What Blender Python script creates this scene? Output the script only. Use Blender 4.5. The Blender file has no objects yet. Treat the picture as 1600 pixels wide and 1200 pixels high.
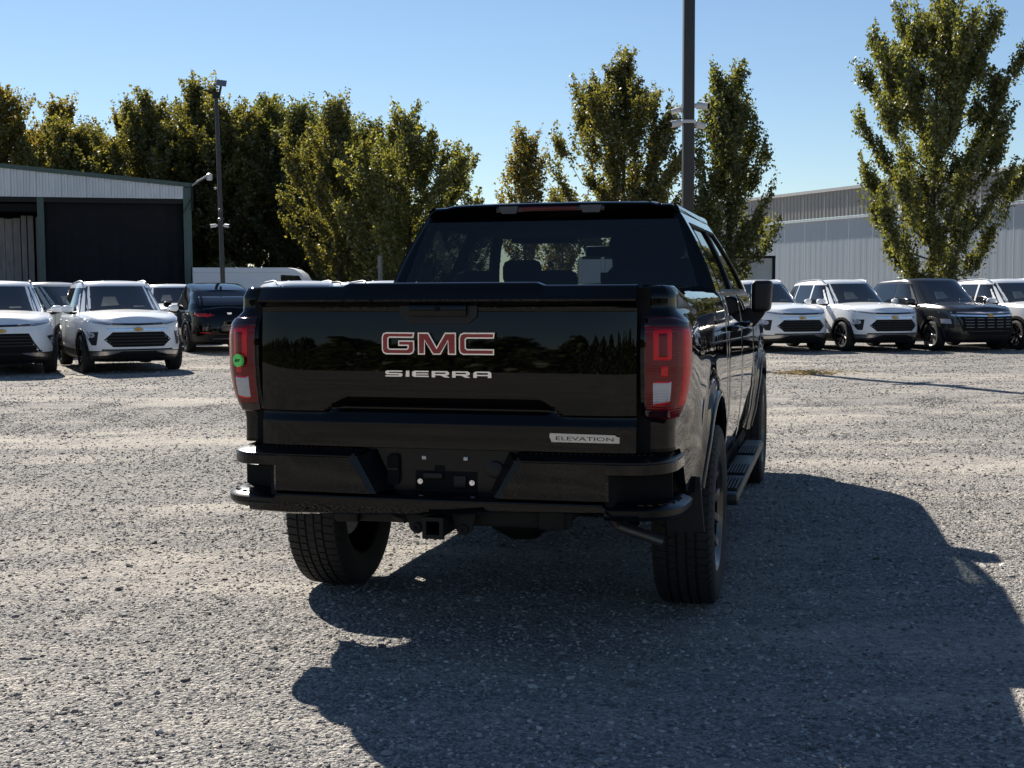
import bpy, bmesh, math, random
import numpy as np
from mathutils import Vector, Matrix
from mathutils.bvhtree import BVHTree

# ------------------------------------------------------------------ camera, sky, sun, exposure
scene = bpy.context.scene
COL = scene.collection
cam = bpy.data.objects.new("camera", bpy.data.cameras.new("camera"))
COL.objects.link(cam)
cam.data.sensor_width = 36.0
cam.data.lens = 44.55
cam.data.clip_start = 0.05
cam.data.clip_end = 2000.0
cam.matrix_world = (Matrix.Translation((0, 0, 1.447)) @ Matrix.Rotation(math.pi/2 - 0.074, 4, 'X')
                    @ Matrix.Rotation(-0.005, 4, 'Z'))
scene.camera = cam
SUN_ELEV = math.radians(37.8)
SUN_AZ = math.radians(-27.6)          # clockwise from +Y, the sun stands ahead and to the left
world = bpy.data.worlds.new("World")
scene.world = world
world.use_nodes = True
wn = world.node_tree.nodes
bgn = wn["Background"]
sky = wn.new("ShaderNodeTexSky")
sky.sky_type = 'NISHITA'
sky.sun_disc = False
sky.sun_elevation = SUN_ELEV
sky.sun_rotation = SUN_AZ
sky.altitude = 0.0
sky.air_density = 1.0
sky.dust_density = 0.05
sky.ozone_density = 3.5
world.node_tree.links.new(sky.outputs[0], bgn.inputs[0])
bgn.inputs[1].default_value = 0.05
sl = bpy.data.lights.new("sun", 'SUN')
sl.energy = 5.0
sl.angle = math.radians(0.53)
sl.color = (1.0, 0.93, 0.82)
sun = bpy.data.objects.new("sun", sl)
COL.objects.link(sun)
sd = Vector((math.sin(SUN_AZ)*math.cos(SUN_ELEV), math.cos(SUN_AZ)*math.cos(SUN_ELEV), math.sin(SUN_ELEV)))
sun.rotation_euler = (-sd).to_track_quat('-Z', 'Y').to_euler()
sun.location = sd*60
scene.view_settings.view_transform = 'Standard'
scene.view_settings.look = 'None'
scene.view_settings.gamma = 1.0
scene.view_settings.exposure = 1.12
scene.view_settings.use_curve_mapping = False
try:
    scene.cycles.max_bounces = 8
    scene.cycles.transparent_max_bounces = 12
    scene.cycles.caustics_reflective = False
    scene.cycles.caustics_refractive = False
except Exception:
    pass

# ------------------------------------------------------------------ helpers
R = random.Random(7)
def sm(t):
    t = min(1.0, max(0.0, t)); return t*t*(3-2*t)
def lerp(a, b, t): return a+(b-a)*t
def interp(x, xs, ys): return float(np.interp(x, xs, ys))

def tag(o, label=None, cat=None, group=None, kind=None):
    if label: o["label"] = label
    if cat: o["category"] = cat
    if group: o["group"] = group
    if kind: o["kind"] = kind
    return o
def empty(name, loc=(0, 0, 0), rz=0.0):
    o = bpy.data.objects.new(name, None); COL.objects.link(o)
    o.location = loc; o.rotation_euler = (0, 0, rz); o.empty_display_size = 0.3
    return o
def link_mesh(name, me, parent=None, loc=None):
    o = bpy.data.objects.new(name, me); COL.objects.link(o)
    if parent: o.parent = parent
    if loc: o.location = loc
    return o
def copy_tree(o, parent=None):
    c = o.copy(); COL.objects.link(c)
    if parent: c.parent = parent
    for ch in list(o.children): copy_tree(ch, c)
    return c

class MB:
    """collects vertices and faces, links them as ONE mesh object"""
    def __init__(s): s.v = []; s.f = []; s.m = []
    def add(s, vs, fs, mi=0):
        b = len(s.v); s.v += [tuple(p) for p in vs]
        s.f += [tuple(i+b for i in f) for f in fs]; s.m += [mi]*len(fs); return s
    def box(s, x0, x1, y0, y1, z0, z1, mi=0, bev=0.0):
        if bev > 0:
            bm = bmesh.new(); bmesh.ops.create_cube(bm, size=1.0)
            for v in bm.verts: v.co = Vector(((x0+x1)/2+v.co.x*(x1-x0), (y0+y1)/2+v.co.y*(y1-y0), (z0+z1)/2+v.co.z*(z1-z0)))
            bmesh.ops.bevel(bm, geom=list(bm.edges), offset=bev, segments=2, profile=0.5, affect='EDGES')
            s.bm(bm, mi); return s
        return s.add([(x0,y0,z0),(x1,y0,z0),(x1,y1,z0),(x0,y1,z0),(x0,y0,z1),(x1,y0,z1),(x1,y1,z1),(x0,y1,z1)],
                     [(0,3,2,1),(4,5,6,7),(0,1,5,4),(1,2,6,5),(2,3,7,6),(3,0,4,7)], mi)
    def bm(s, bm, mi=0):
        bm.verts.index_update()
        s.add([tuple(v.co) for v in bm.verts], [tuple(v.index for v in f.verts) for f in bm.faces], mi)
        bm.free(); return s
    def grid(s, P, mi=0, flip=False, closed=False):
        """P[i][j] points"""
        ni, nj = len(P), len(P[0])
        vs = [p for row in P for p in row]; fs = []
        for i in range(ni - (0 if closed else 1)):
            for j in range(nj-1):
                a, b = i*nj+j, i*nj+j+1
                k = (i+1) % ni
                c, d = k*nj+j+1, k*nj+j
                fs.append((a, d, c, b) if flip else (a, b, c, d))
        return s.add(vs, fs, mi)
    def tube(s, pts, r, n=8, mi=0, caps=True):
        pts = [Vector(p) for p in pts]
        rs = r if isinstance(r, (list, tuple)) else [r]*len(pts)
        rings = []
        for i, p in enumerate(pts):
            d = (pts[min(i+1, len(pts)-1)]-pts[max(i-1, 0)]).normalized()
            u = d.cross(Vector((0, 0, 1)))
            if u.length < 1e-3: u = d.cross(Vector((1, 0, 0)))
            u.normalize(); w = d.cross(u)
            rings.append([p+(u*math.cos(2*math.pi*k/n)+w*math.sin(2*math.pi*k/n))*rs[i] for k in range(n)])
        b = len(s.v); s.v += [tuple(q) for g in rings for q in g]
        for i in range(len(pts)-1):
            for k in range(n):
                k2 = (k+1) % n
                s.f.append((b+i*n+k, b+i*n+k2, b+(i+1)*n+k2, b+(i+1)*n+k)); s.m.append(mi)
        if caps:
            s.f.append(tuple(b+k for k in reversed(range(n)))); s.m.append(mi)
            s.f.append(tuple(b+(len(pts)-1)*n+k for k in range(n))); s.m.append(mi)
        return s
    def lathe(s, prof, axis='X', n=48, c=(0, 0, 0), mi=0):
        """prof [(along, radius)]"""
        P = []
        for k in range(n):
            a = 2*math.pi*k/n; row = []
            for t, r in prof:
                if axis == 'X': row.append((c[0]+t, c[1]+r*math.cos(a), c[2]+r*math.sin(a)))
                elif axis == 'Y': row.append((c[0]+r*math.cos(a), c[1]+t, c[2]+r*math.sin(a)))
                else: row.append((c[0]+r*math.cos(a), c[1]+r*math.sin(a), c[2]+t))
            P.append(row)
        return s.grid(P, mi, closed=True)
    def prism(s, poly, d0, d1, plane='XZ', mi=0):
        """polygon extruded along the third axis between d0 and d1"""
        def pt(p, d):
            return {'XZ': (p[0], d, p[1]), 'YZ': (d, p[0], p[1]), 'XY': (p[0], p[1], d)}[plane]
        n = len(poly)
        from mathutils.geometry import tessellate_polygon
        tris = tessellate_polygon([[Vector((p[0], p[1], 0)) for p in poly]])
        vs = [pt(p, d0) for p in poly]+[pt(p, d1) for p in poly]
        fs = [tuple(t) for t in tris]+[tuple(i+n for i in reversed(t)) for t in tris]
        fs += [(i, (i+1) % n, (i+1) % n+n, i+n) for i in range(n)]
        return s.add(vs, fs, mi)
    def mirror(s):
        m = MB(); m.v = [(-x, y, z) for x, y, z in s.v]; m.f = [tuple(reversed(f)) for f in s.f]; m.m = list(s.m); return m
    def mesh(s, name, mats, smooth=True, angle=35, fix=True):
        me = bpy.data.meshes.new(name); me.from_pydata(s.v, [], s.f)
        for m in (mats if isinstance(mats, (list, tuple)) else [mats]): me.materials.append(m)
        me.polygons.foreach_set("material_index", s.m)
        if fix:
            bm = bmesh.new(); bm.from_mesh(me)
            bmesh.ops.remove_doubles(bm, verts=bm.verts, dist=1e-5)
            bmesh.ops.recalc_face_normals(bm, faces=bm.faces); bm.to_mesh(me); bm.free()
        if smooth:
            me.polygons.foreach_set("use_smooth", [True]*len(me.polygons))
            me.set_sharp_from_angle(angle=math.radians(angle))
        me.update(); return me
    def build(s, name, mats, parent=None, smooth=True, angle=35, fix=True, loc=None):
        return link_mesh(name, s.mesh(name, mats, smooth, angle, fix), parent, loc)

def spline(pts, n):
    """Catmull-Rom through pts, n samples"""
    P = [np.array(p, float) for p in pts]
    P = [2*P[0]-P[1]]+P+[2*P[-1]-P[-2]]
    out = []
    m = len(P)-3
    for k in range(n):
        t = k/(n-1)*m; i = min(int(t), m-1); u = t-i
        a, b, c, d = P[i:i+4]
        out.append(0.5*((2*b)+(c-a)*u+(2*a-5*b+4*c-d)*u*u+(3*b-a-3*c+d)*u**3))
    return out

# ------------------------------------------------------------------ materials
MATS = {}
def mat(name, color, rough=0.5, metal=0.0, spec=0.5, coat=0.0, alpha=None):
    m = bpy.data.materials.new(name); m.use_nodes = True
    b = m.node_tree.nodes["Principled BSDF"]
    b.inputs["Base Color"].default_value = (*color, 1)
    b.inputs["Roughness"].default_value = rough
    b.inputs["Metallic"].default_value = metal
    b.inputs["Specular IOR Level"].default_value = spec
    b.inputs["Coat Weight"].default_value = coat
    b.inputs["Coat Roughness"].default_value = 0.02
    MATS[name] = m; return m
def N(m, t, **kw):
    n = m.node_tree.nodes.new(t)
    for k, v in kw.items(): setattr(n, k, v)
    return n
def L(m, a, b): m.node_tree.links.new(a, b)
def ramp(m, fac, stops, interp='LINEAR'):
    r = N(m, "ShaderNodeValToRGB"); r.color_ramp.interpolation = interp
    el = r.color_ramp.elements
    while len(el) < len(stops): el.new(0.5)
    for e, (p, c) in zip(el, stops):
        e.position = p; e.color = (*c, 1) if len(c) == 3 else c
    L(m, fac, r.inputs[0]); return r
def pos(m, scale=(1, 1, 1), world_space=True):
    if world_space: src = N(m, "ShaderNodeNewGeometry").outputs["Position"]
    else: src = N(m, "ShaderNodeTexCoord").outputs["Object"]
    mp = N(m, "ShaderNodeMapping"); mp.inputs["Scale"].default_value = scale
    L(m, src, mp.inputs["Vector"]); return mp.outputs[0]
def noise(m, vec, scale, detail=3, rough=0.55):
    n = N(m, "ShaderNodeTexNoise"); n.inputs["Scale"].default_value = scale
    n.inputs["Detail"].default_value = detail; n.inputs["Roughness"].default_value = rough
    L(m, vec, n.inputs["Vector"]); return n.outputs["Fac"]
def mixrgb(m, fac, a, b, blend='MIX'):
    x = N(m, "ShaderNodeMix", data_type='RGBA', blend_type=blend)
    for sock, val in ((x.inputs[0], fac), (x.inputs[6], a), (x.inputs[7], b)):
        if isinstance(val, (int, float)): sock.default_value = val
        elif isinstance(val, tuple): sock.default_value = (*val, 1)
        else: L(m, val, sock)
    return x.outputs[2]
def math_(m, op, a, b=None):
    n = N(m, "ShaderNodeMath", operation=op)
    for sock, val in zip(n.inputs, (a, b)):
        if val is None: continue
        if isinstance(val, (int, float)): sock.default_value = val
        else: L(m, val, sock)
    return n.outputs[0]
def bsdf(m): return m.node_tree.nodes["Principled BSDF"]
def bump(m, h, strength, dist):
    b = N(m, "ShaderNodeBump"); b.inputs["Strength"].default_value = strength; b.inputs["Distance"].default_value = dist
    L(m, h, b.inputs["Height"]); L(m, b.outputs[0], bsdf(m).inputs["Normal"])
def speckle(m, c0, c1, scale=30, bstr=0.0, bdist=0.002, local=True):
    v = pos(m, world_space=not local); n = noise(m, v, scale, 4)
    L(m, mixrgb(m, n, c0, c1), bsdf(m).inputs["Base Color"])
    if bstr: bump(m, noise(m, v, scale*8, 2), bstr, bdist)
    return m

black_paint = mat("black_paint", (0.0012, 0.0014, 0.0019), 0.02, 0, 0.29, 0.0)
_v = pos(black_paint, world_space=False)
L(black_paint, ramp(black_paint, noise(black_paint, _v, 9, 4), [(0.35, (0.010,)*3), (0.75, (0.032,)*3)]).outputs[0], bsdf(black_paint).inputs["Roughness"])
white_paint = mat("white_paint", (0.80, 0.815, 0.835), 0.22, 0, 0.5, 0.6)
dark_paint = mat("charcoal_paint", (0.022, 0.021, 0.020), 0.25, 0.3, 0.5, 0.6)
silver_paint = mat("silver_paint", (0.42, 0.41, 0.39), 0.28, 0.35, 0.5, 0.5)
for _m in (white_paint, silver_paint):
    _c = tuple(bsdf(_m).inputs["Base Color"].default_value)[:3]
    speckle(_m, tuple(0.93*c for c in _c), tuple(min(0.86, 1.04*c) for c in _c), 3)
plastic = speckle(mat("black_plastic", (0.008,)*3, 0.45, 0, 0.35), (0.005, 0.005, 0.0055), (0.011, 0.011, 0.011), 40, 0.25, 0.001)
bumper_trim = mat("bumper_trim", (0.0030, 0.0032, 0.0038), 0.28, 0, 0.3)
smoked = mat("smoked_trim", (0.02,)*3, 0.3)
matte = speckle(mat("matte_black", (0.006,)*3, 0.85, 0, 0.2), (0.004,)*3, (0.009,)*3, 12)
rubber = speckle(mat("tyre_rubber", (0.016,)*3, 0.75, 0, 0.35), (0.012, 0.012, 0.012), (0.030, 0.028, 0.026), 6)
chrome = mat("chrome", (0.80, 0.80, 0.82), 0.08, 1.0)
satin = speckle(mat("satin_aluminium", (0.50, 0.50, 0.51), 0.3, 1.0), (0.44, 0.44, 0.45), (0.56, 0.56, 0.57), 20)
dark_alloy = mat("dark_alloy", (0.02, 0.02, 0.021), 0.25, 0.6, 0.5, 0.5)
gold = mat("gold_emblem", (0.42, 0.28, 0.10), 0.4, 0.8)
red_enamel = mat("red_enamel", (0.30, 0.012, 0.016), 0.3, 0, 0.5, 0.3)
red_lens = mat("red_lens", (0.15, 0.002, 0.004), 0.07, 0, 0.45, 0.0)
red_bright = mat("red_reflector", (0.68, 0.006, 0.012), 0.12, 0, 0.45, 0.0)
dark_red = mat("smoked_red_lens", (0.018, 0.002, 0.003), 0.08, 0, 0.5, 0.2)
fixture_white = mat("fixture_white", (0.5, 0.5, 0.51), 0.4)
shaded_lens = mat("shaded_lamp_lens", (0.10, 0.08, 0.088), 0.15, 0, 0.5, 0.2)  # clear cargo lamp lens, the shade it sits in painted into a darker colour
clear_lens = mat("clear_lens", (0.44, 0.44, 0.47), 0.12, 0.15, 0.5, 0.4)
for _m, _s in ((red_lens, 130), (red_bright, 160), (clear_lens, 120)):
    _w = N(_m, "ShaderNodeTexWave", bands_direction='Z'); _w.inputs["Scale"].default_value = _s*0.25; _w.inputs["Distortion"].default_value = 0.6
    L(_m, pos(_m, world_space=False), _w.inputs["Vector"]); bump(_m, _w.outputs["Fac"], 0.16, 0.003)
green_paper = mat("green_sticker", (0.16, 0.80, 0.17), 0.6)
steel = speckle(mat("galvanised_steel", (0.45,)*3, 0.4, 0.9), (0.36,)*3, (0.52,)*3, 25)
dull_steel = speckle(mat("dull_steel", (0.12,)*3, 0.45, 0.8), (0.09,)*3, (0.16,)*3, 25)
frame_black = mat("chassis_black", (0.008,)*3, 0.6, 0, 0.3)
amber = mat("amber_lens", (0.6, 0.18, 0.02), 0.2)
seat_cloth = speckle(mat("seat_cloth", (0.012,)*3, 0.9, 0, 0.2), (0.009,)*3, (0.016,)*3, 30)
paper = mat("white_paper", (0.72, 0.76, 0.74), 0.7)

def glass(name, tint, refl_rough=0.01, spec=1.0):
    m = bpy.data.materials.new(name); m.use_nodes = True
    nt = m.node_tree; nt.nodes.clear()
    out = N(m, "ShaderNodeOutputMaterial"); tr = N(m, "ShaderNodeBsdfTransparent"); gl = N(m, "ShaderNodeBsdfGlossy")
    tr.inputs[0].default_value = (*tint, 1); gl.inputs["Roughness"].default_value = refl_rough
    lw = N(m, "ShaderNodeLayerWeight")
    fr = math_(m, 'ADD', math_(m, 'MULTIPLY', math_(m, 'POWER', lw.outputs["Facing"], 5.0), 0.9), 0.05)
    mx = N(m, "ShaderNodeMixShader"); L(m, fr, mx.inputs[0])
    L(m, tr.outputs[0], mx.inputs[1]); L(m, gl.outputs[0], mx.inputs[2]); L(m, mx.outputs[0], out.inputs[0])
    return m
rear_glass = glass("tinted_glass", (0.32, 0.36, 0.37))
side_glass = glass("side_glass", (0.30, 0.33, 0.33))
privacy_glass = glass("privacy_glass", (0.09, 0.10, 0.10))
clear_glass = glass("windscreen_glass", (0.78, 0.82, 0.80))
car_glass = mat("dark_car_glass", (0.012, 0.014, 0.016), 0.03, 0, 0.5, 0.4)
car_glass_l = mat("windscreen_dark", (0.030, 0.033, 0.036), 0.05, 0, 0.5, 0.4)
# ------------------------------------------------------------------ PICKUP TRUCK (x right, y forward, z up; origin under the rear axle)
truck = empty("pickup_truck", (-0.008, 6.062, 0), -0.249)
tag(truck, "large black crew cab pickup truck seen from behind in the middle of the lot", "pickup truck")

AX_F = 3.745
ARC_Z, ARC_R = 0.44, 0.52
HW = [0.30, 0.50, 0.60, 0.80, 1.00, 1.20, 1.32, 1.375, 1.41, 1.44, 1.46]
HX = [0.88, 0.915, 0.940, 0.962, 0.968, 0.962, 0.950, 0.940, 0.918, 0.885, 0.850]
def side_x(z): return interp(z, HW, HX)
def flare(y, z):
    f = 0.0
    for c in (0.0, AX_F):
        r = math.hypot(y-c, (z-ARC_Z))
        f = max(f, 0.028*math.exp(-((r-ARC_R)/0.075)**2))
    return f*sm((z-0.2)/0.2)
def arch_low(y, base):
    lo = base
    for c in (0.0, AX_F):
        d = abs(y-c)
        if d < ARC_R: lo = max(lo, ARC_Z+math.sqrt(ARC_R**2-d*d))
    return lo

# --- bed side: sheet around the rear corner and forward to the cab
corner = spline([(0.789, -1.086), (0.86, -1.082), (0.918, -1.055), (0.952, -0.995), (0.964, -0.92), (0.968, -0.80)], 26)
bed_path = [tuple(p) for p in corner]+[(0.968, y) for y in np.concatenate([np.linspace(-0.75, -0.53, 8), np.linspace(-0.52, 0.52, 70), np.linspace(0.54, 0.775, 8)])]
def path_normals(path):
    ns = []
    for i in range(len(path)):
        a, b = path[max(i-1, 0)], path[min(i+1, len(path)-1)]
        d = Vector((b[0]-a[0], b[1]-a[1])).normalized(); ns.append(Vector((d.y, -d.x)))
    return ns
bed_n = path_normals(bed_path)
def bed_inset(y, z):
    cz = 1.0-sm((y+0.95)/0.45)           # 1 at the rear corner, 0 farther forward
    ins_side = 0.968-side_x(z)
    ins_corner = 0.0
    ins_corner = interp(z, [0.60, 0.945, 0.955, 1.00, 1.06, 1.14, 1.27, 1.315, 1.345, 1.365, 1.43, 1.465],
                        [0.052, 0.052, 0.038, 0.024, 0.010, 0.0, 0.0, 0.010, 0.030, 0.050, 0.052, 0.075])
    return lerp(ins_side, max(ins_corner, 0), cz)
def bed_pt(i, z, off=0.0):
    p, n = bed_path[i], bed_n[i]
    d = -bed_inset(p[1], z)+flare(p[1], z)*sm((p[1]+0.95)/0.3)+off
    return (p[0]+n.x*d, p[1]+n.y*d, z)
ZS = [0, .03, .06, .1, .15, .2, .26, .32, .38, .44, .5, .56, .62, .68, .73, .78, .82, .85, .88, .905, .925, .945, .965, .982, 1.0]
def bed_side():
    P = []
    for i, (x, y) in enumerate(bed_path):
        base = lerp(0.822, 0.60, sm((y+0.90)/0.20)) if y < -0.5 else 0.50
        lo = arch_low(y, base)
        row = [bed_pt(i, lo)]
        row[0] = (row[0][0]-0.035*(1 if y > -0.9 else 0), row[0][1], row[0][2]+0.012)
        for t in ZS: row.append(bed_pt(i, lerp(lo, 1.46, t)))
        tp = row[-1]
        nx = bed_n[i]
        row.append((tp[0]-0.03*nx.x, tp[1]-0.03*nx.y, 1.464)); row.append((min(tp[0], 0.80), max(tp[1], -1.03), 1.464))
        row.append((min(tp[0], 0.80), max(tp[1], -1.03), 0.92))
        P.append(row)
    return P
mb = MB().grid(bed_side())
for m_ in (mb, mb.mirror()): m_.build("bed_side", black_paint, truck, angle=50)

# dark bed liner
mb = MB().box(-0.795, 0.795, -1.03, 0.76, 0.88, 0.915).box(-0.795, 0.795, 0.72, 0.77, 0.915, 1.43)
mb.build("bed_liner", matte, truck, smooth=False)

# wheel arch lips
for s in (1, -1):
    for c in (0.0, AX_F):
        P = []
        for k in range(49):
            a = math.radians(lerp(8 if c else 6, 176 if c else 162, k/48)); row = []
            for dr, dx in ((0.000, -0.06), (0.000, 0.004), (0.004, 0.009), (0.024, 0.008), (0.034, 0.003), (0.038, -0.008)):
                y = c+(ARC_R-0.008+dr)*math.cos(a); z = ARC_Z+(ARC_R-0.008+dr)*math.sin(a)
                x = side_x(z)+flare(y, z)+dx
                row.append((s*x, y, z))
            P.append(row)
        MB().grid(P).build("fender_flare", black_paint, truck, angle=45)
        # dark wheel housing behind the opening
        P = []
        for k in range(33):
            a = math.radians(lerp(22, 158, k/32))
            P.append([(s*x, c+(ARC_R+0.01)*math.cos(a), ARC_Z+(ARC_R+0.01)*math.sin(a)) for x in (0.93, 0.60)]+[(s*0.60, c, ARC_Z)])
        MB().grid(P).build("wheel_housing", matte, truck, angle=30)

# --- tailgate as a sculpted sheet
def tg_y(x, z):
    ax = abs(x); s = sm((ax-0.395)/0.115)
    zb = lerp(1.022, 0.958, s); y = -1.105
    if z >= zb:
        t = (min(z, 1.372)-1.0)/0.372
        y = -1.112+0.372*(-0.012*t+0.055*t*abs(t))
    elif z >= 0.972:
        y = lerp(-1.112, lerp(-1.068, -1.101, s), min(1.0, (zb-z)/max(zb-0.980, 1e-3)))
    elif z >= 0.921:
        zt_ = lerp(0.972, 0.950, s)
        y = lerp(lerp(-1.078, -1.101, s), -1.113, max(0, (zt_-z)/(zt_-0.921)))
    else:
        y = -1.113-0.03*(0.921-z)
    if z > 1.372:
        y0 = -1.112+0.372*0.043
        if z < 1.382: y = lerp(y0, -1.100, (z-1.372)/0.01)
        elif z < 1.404: y = lerp(-1.100, -1.140, (z-1.382)/0.022)
        elif z < 1.412: y = lerp(-1.140, -1.142, (z-1.404)/0.008)
        else: y = lerp(-1.142, -1.100, (z-1.412)/0.05)
    if ax > 0.53: y += 0.026*((ax-0.53)/0.245)**3
    return y
zrows = list(np.linspace(0.822, 0.918, 7))+[0.921]+list(np.linspace(0.926, 0.972, 7))+list(np.linspace(0.976, 1.03, 9))+list(np.linspace(1.04, 1.36, 26))+[1.372, 1.377, 1.382, 1.388, 1.396, 1.404, 1.408, 1.412, 1.424, 1.436, 1.448, 1.456, 1.462]
xcols = sorted(set([round(v, 4) for v in np.linspace(-0.774, 0.774, 105)]+[-0.395, 0.395, -0.51, 0.51]))
P = []
for x in xcols:
    row = [(x, tg_y(x, 0.822)+0.05, 0.818)]
    for z in zrows:
        up = 0.012*(1-sm((abs(x)-0.38)/0.04))*sm((z-1.43)/0.03)
        row.append((x, tg_y(x, z), z+up))
    zt = row[-1][2]
    row += [(x, row[-1][1]+0.012, zt+0.004), (x, -1.045, zt+0.004), (x, -1.04, 0.93)]
    P.append(row)
tg = MB().grid(P).build("tailgate", black_paint, truck, angle=38)

for s in (1, -1): MB().box(min(s*0.745, s*0.82), max(s*0.745, s*0.82), -1.045, -1.02, 0.80, 1.455).build('tailgate_jamb', matte, truck, smooth=False)
# tailgate handle
mb = MB().prism([(-.168, 1.398), (.152, 1.398), (.150, 1.345), (.112, 1.316), (-.128, 1.316), (-.166, 1.345)], -1.085, -1.107)
hb = mb.build("handle_bezel", plastic, tg, angle=30)
MB().box(-0.128, 0.112, -1.125, -1.10, 1.345, 1.392, bev=0.008).build("handle", black_paint, tg)
MB().lathe([(-0.012, 0.0), (-0.012, 0.010), (0, 0.012), (0.02, 0.012)], 'Y', 20, (-0.008, -1.122, 1.376)).build("rear_camera", matte, tg)

# ---- lettering
def rails(polys, y0, y1):
    m = MB()
    for p in polys: m.prism(p, y0, y1)
    return m
def offset_poly(poly, d):
    n = len(poly); area = sum(poly[i][0]*poly[(i+1) % n][1]-poly[(i+1) % n][0]*poly[i][1] for i in range(n))
    sgn = 1 if area > 0 else -1; out = []
    for i in range(n):
        p0, p1, p2 = Vector(poly[i-1]), Vector(poly[i]), Vector(poly[(i+1) % n])
        e1, e2 = (p1-p0).normalized(), (p2-p1).normalized()
        n1, n2 = Vector((-e1.y, e1.x))*sgn, Vector((-e2.y, e2.x))*sgn
        b = n1+n2; k = d/max(0.35, 1+n1.dot(n2)); out.append((p1.x+b.x*k, p1.y+b.y*k))
    return out
def em(p, x0, z0, sx, sz): return [(x0+sx*(a), z0-sz*(b)) for a, b in p]
G_ = [(505,175),(150,173),(112,188),(95,225),(95,365),(110,400),(145,416),(450,416),(485,402),(500,365),(500,262),(300,262),(300,322),(418,322),(418,340),(405,352),(192,352),(178,340),(178,246),(192,233),(490,235)]
M_ = [(545,416),(545,175),(678,175),(777,332),(880,175),(1015,175),(1015,416),(915,416),(915,268),(825,416),(730,416),(632,268),(632,416)]
C_ = [(1485,175),(1105,175),(1066,193),(1050,235),(1050,365),(1066,400),(1105,416),(1476,416),(1476,352),(1152,352),(1135,338),(1135,252),(1152,239),(1476,239)]
for nm, q in (("G", G_), ("M", M_), ("C", C_)):
    w = em(q, -0.0065-790*0.000334, 1.282+175*0.000361, 0.000334, 0.000361)
    ym = -1.118
    o = MB().prism(w, -1.095, ym-0.006).build("emblem_letter", chrome, tg, angle=30)
    MB().prism(offset_poly(w, 0.0052), ym-0.004, ym-0.0075).build("enamel_inlay", red_enamel, o, smooth=False)
S_ = [[(345,612),(150,612),(132,626),(132,652),(150,664),(300,664),(300,676),(132,676),(132,693),(325,693),(345,680),(345,655),(327,645),(175,645),(175,630),(345,630)]]
I_ = [[(392,612),(432,612),(432,693),(385,693)]]
E_ = [[(672,612),(490,612),(467,628),(467,678),(490,693),(672,693),(672,676),(515,676),(515,662),(665,662),(665,646),(515,646),(515,630),(672,630)]]
R_ = [[(710,697),(710,614),(752,614),(752,697)], [(752.4,614),(900,614),(924,630),(924,656),(905,669),(880,670),(880,632),(752.4,632)], [(752.4,651),(879.6,651),(879.6,670),(935,697),(872,697),(818,670),(752.4,670)]]
A_ = [[(1220,697),(1220,636),(1245,614),(1263.6,614),(1263.6,697)], [(1264,614),(1396,614),(1396,632),(1264,632)], [(1264,656),(1396,656),(1396,673),(1264,673)], [(1396.4,614),(1415,614),(1440,636),(1440,697),(1396.4,697)]]
R2 = [[(a+252, b) for a, b in q] for q in R_]
R1 = R_
for q in (S_, I_, E_, R1, R2, A_):
    w = [em(p, -0.008-785*0.000334, 1.131+612*0.000300, 0.000334, 0.000300) for p in q]
    rails(w, -1.095, -1.121).build("model_letter", chrome, tg, angle=30)
# badge plate at the lower right
bp = MB().prism([(0.444, 0.896), (0.700, 0.893), (0.706, 0.886), (0.716, 0.886), (0.716, 0.862), (0.452, 0.862), (0.444, 0.880)], -1.118, -1.129).build("badge", satin, tg, angle=30)
def text_mesh(name, txt, size, width, loc, m, parent, depth=0.0015, rot=(math.pi/2, 0, 0)):
    cu = bpy.data.curves.new(name, 'FONT'); cu.body = txt; cu.size = size; cu.extrude = depth; cu.align_x = 'CENTER'; cu.align_y = 'CENTER'
    cu.resolution_u = 3
    t = bpy.data.objects.new(name, cu); COL.objects.link(t)
    me = bpy.data.meshes.new_from_object(t.evaluated_get(bpy.context.evaluated_depsgraph_get()))
    bpy.data.objects.remove(t); me.materials.clear(); me.materials.append(m)
    xs = [v.co.x for v in me.vertices]; k = width/(max(xs)-min(xs))
    for v in me.vertices: v.co.x *= k
    o = link_mesh(name, me, parent, loc); o.rotation_euler = rot; return o
text_mesh("badge_lettering", "ELEVATION", 0.021, 0.225, (0.581, -1.1295, 0.876), dark_alloy, bp)

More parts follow.
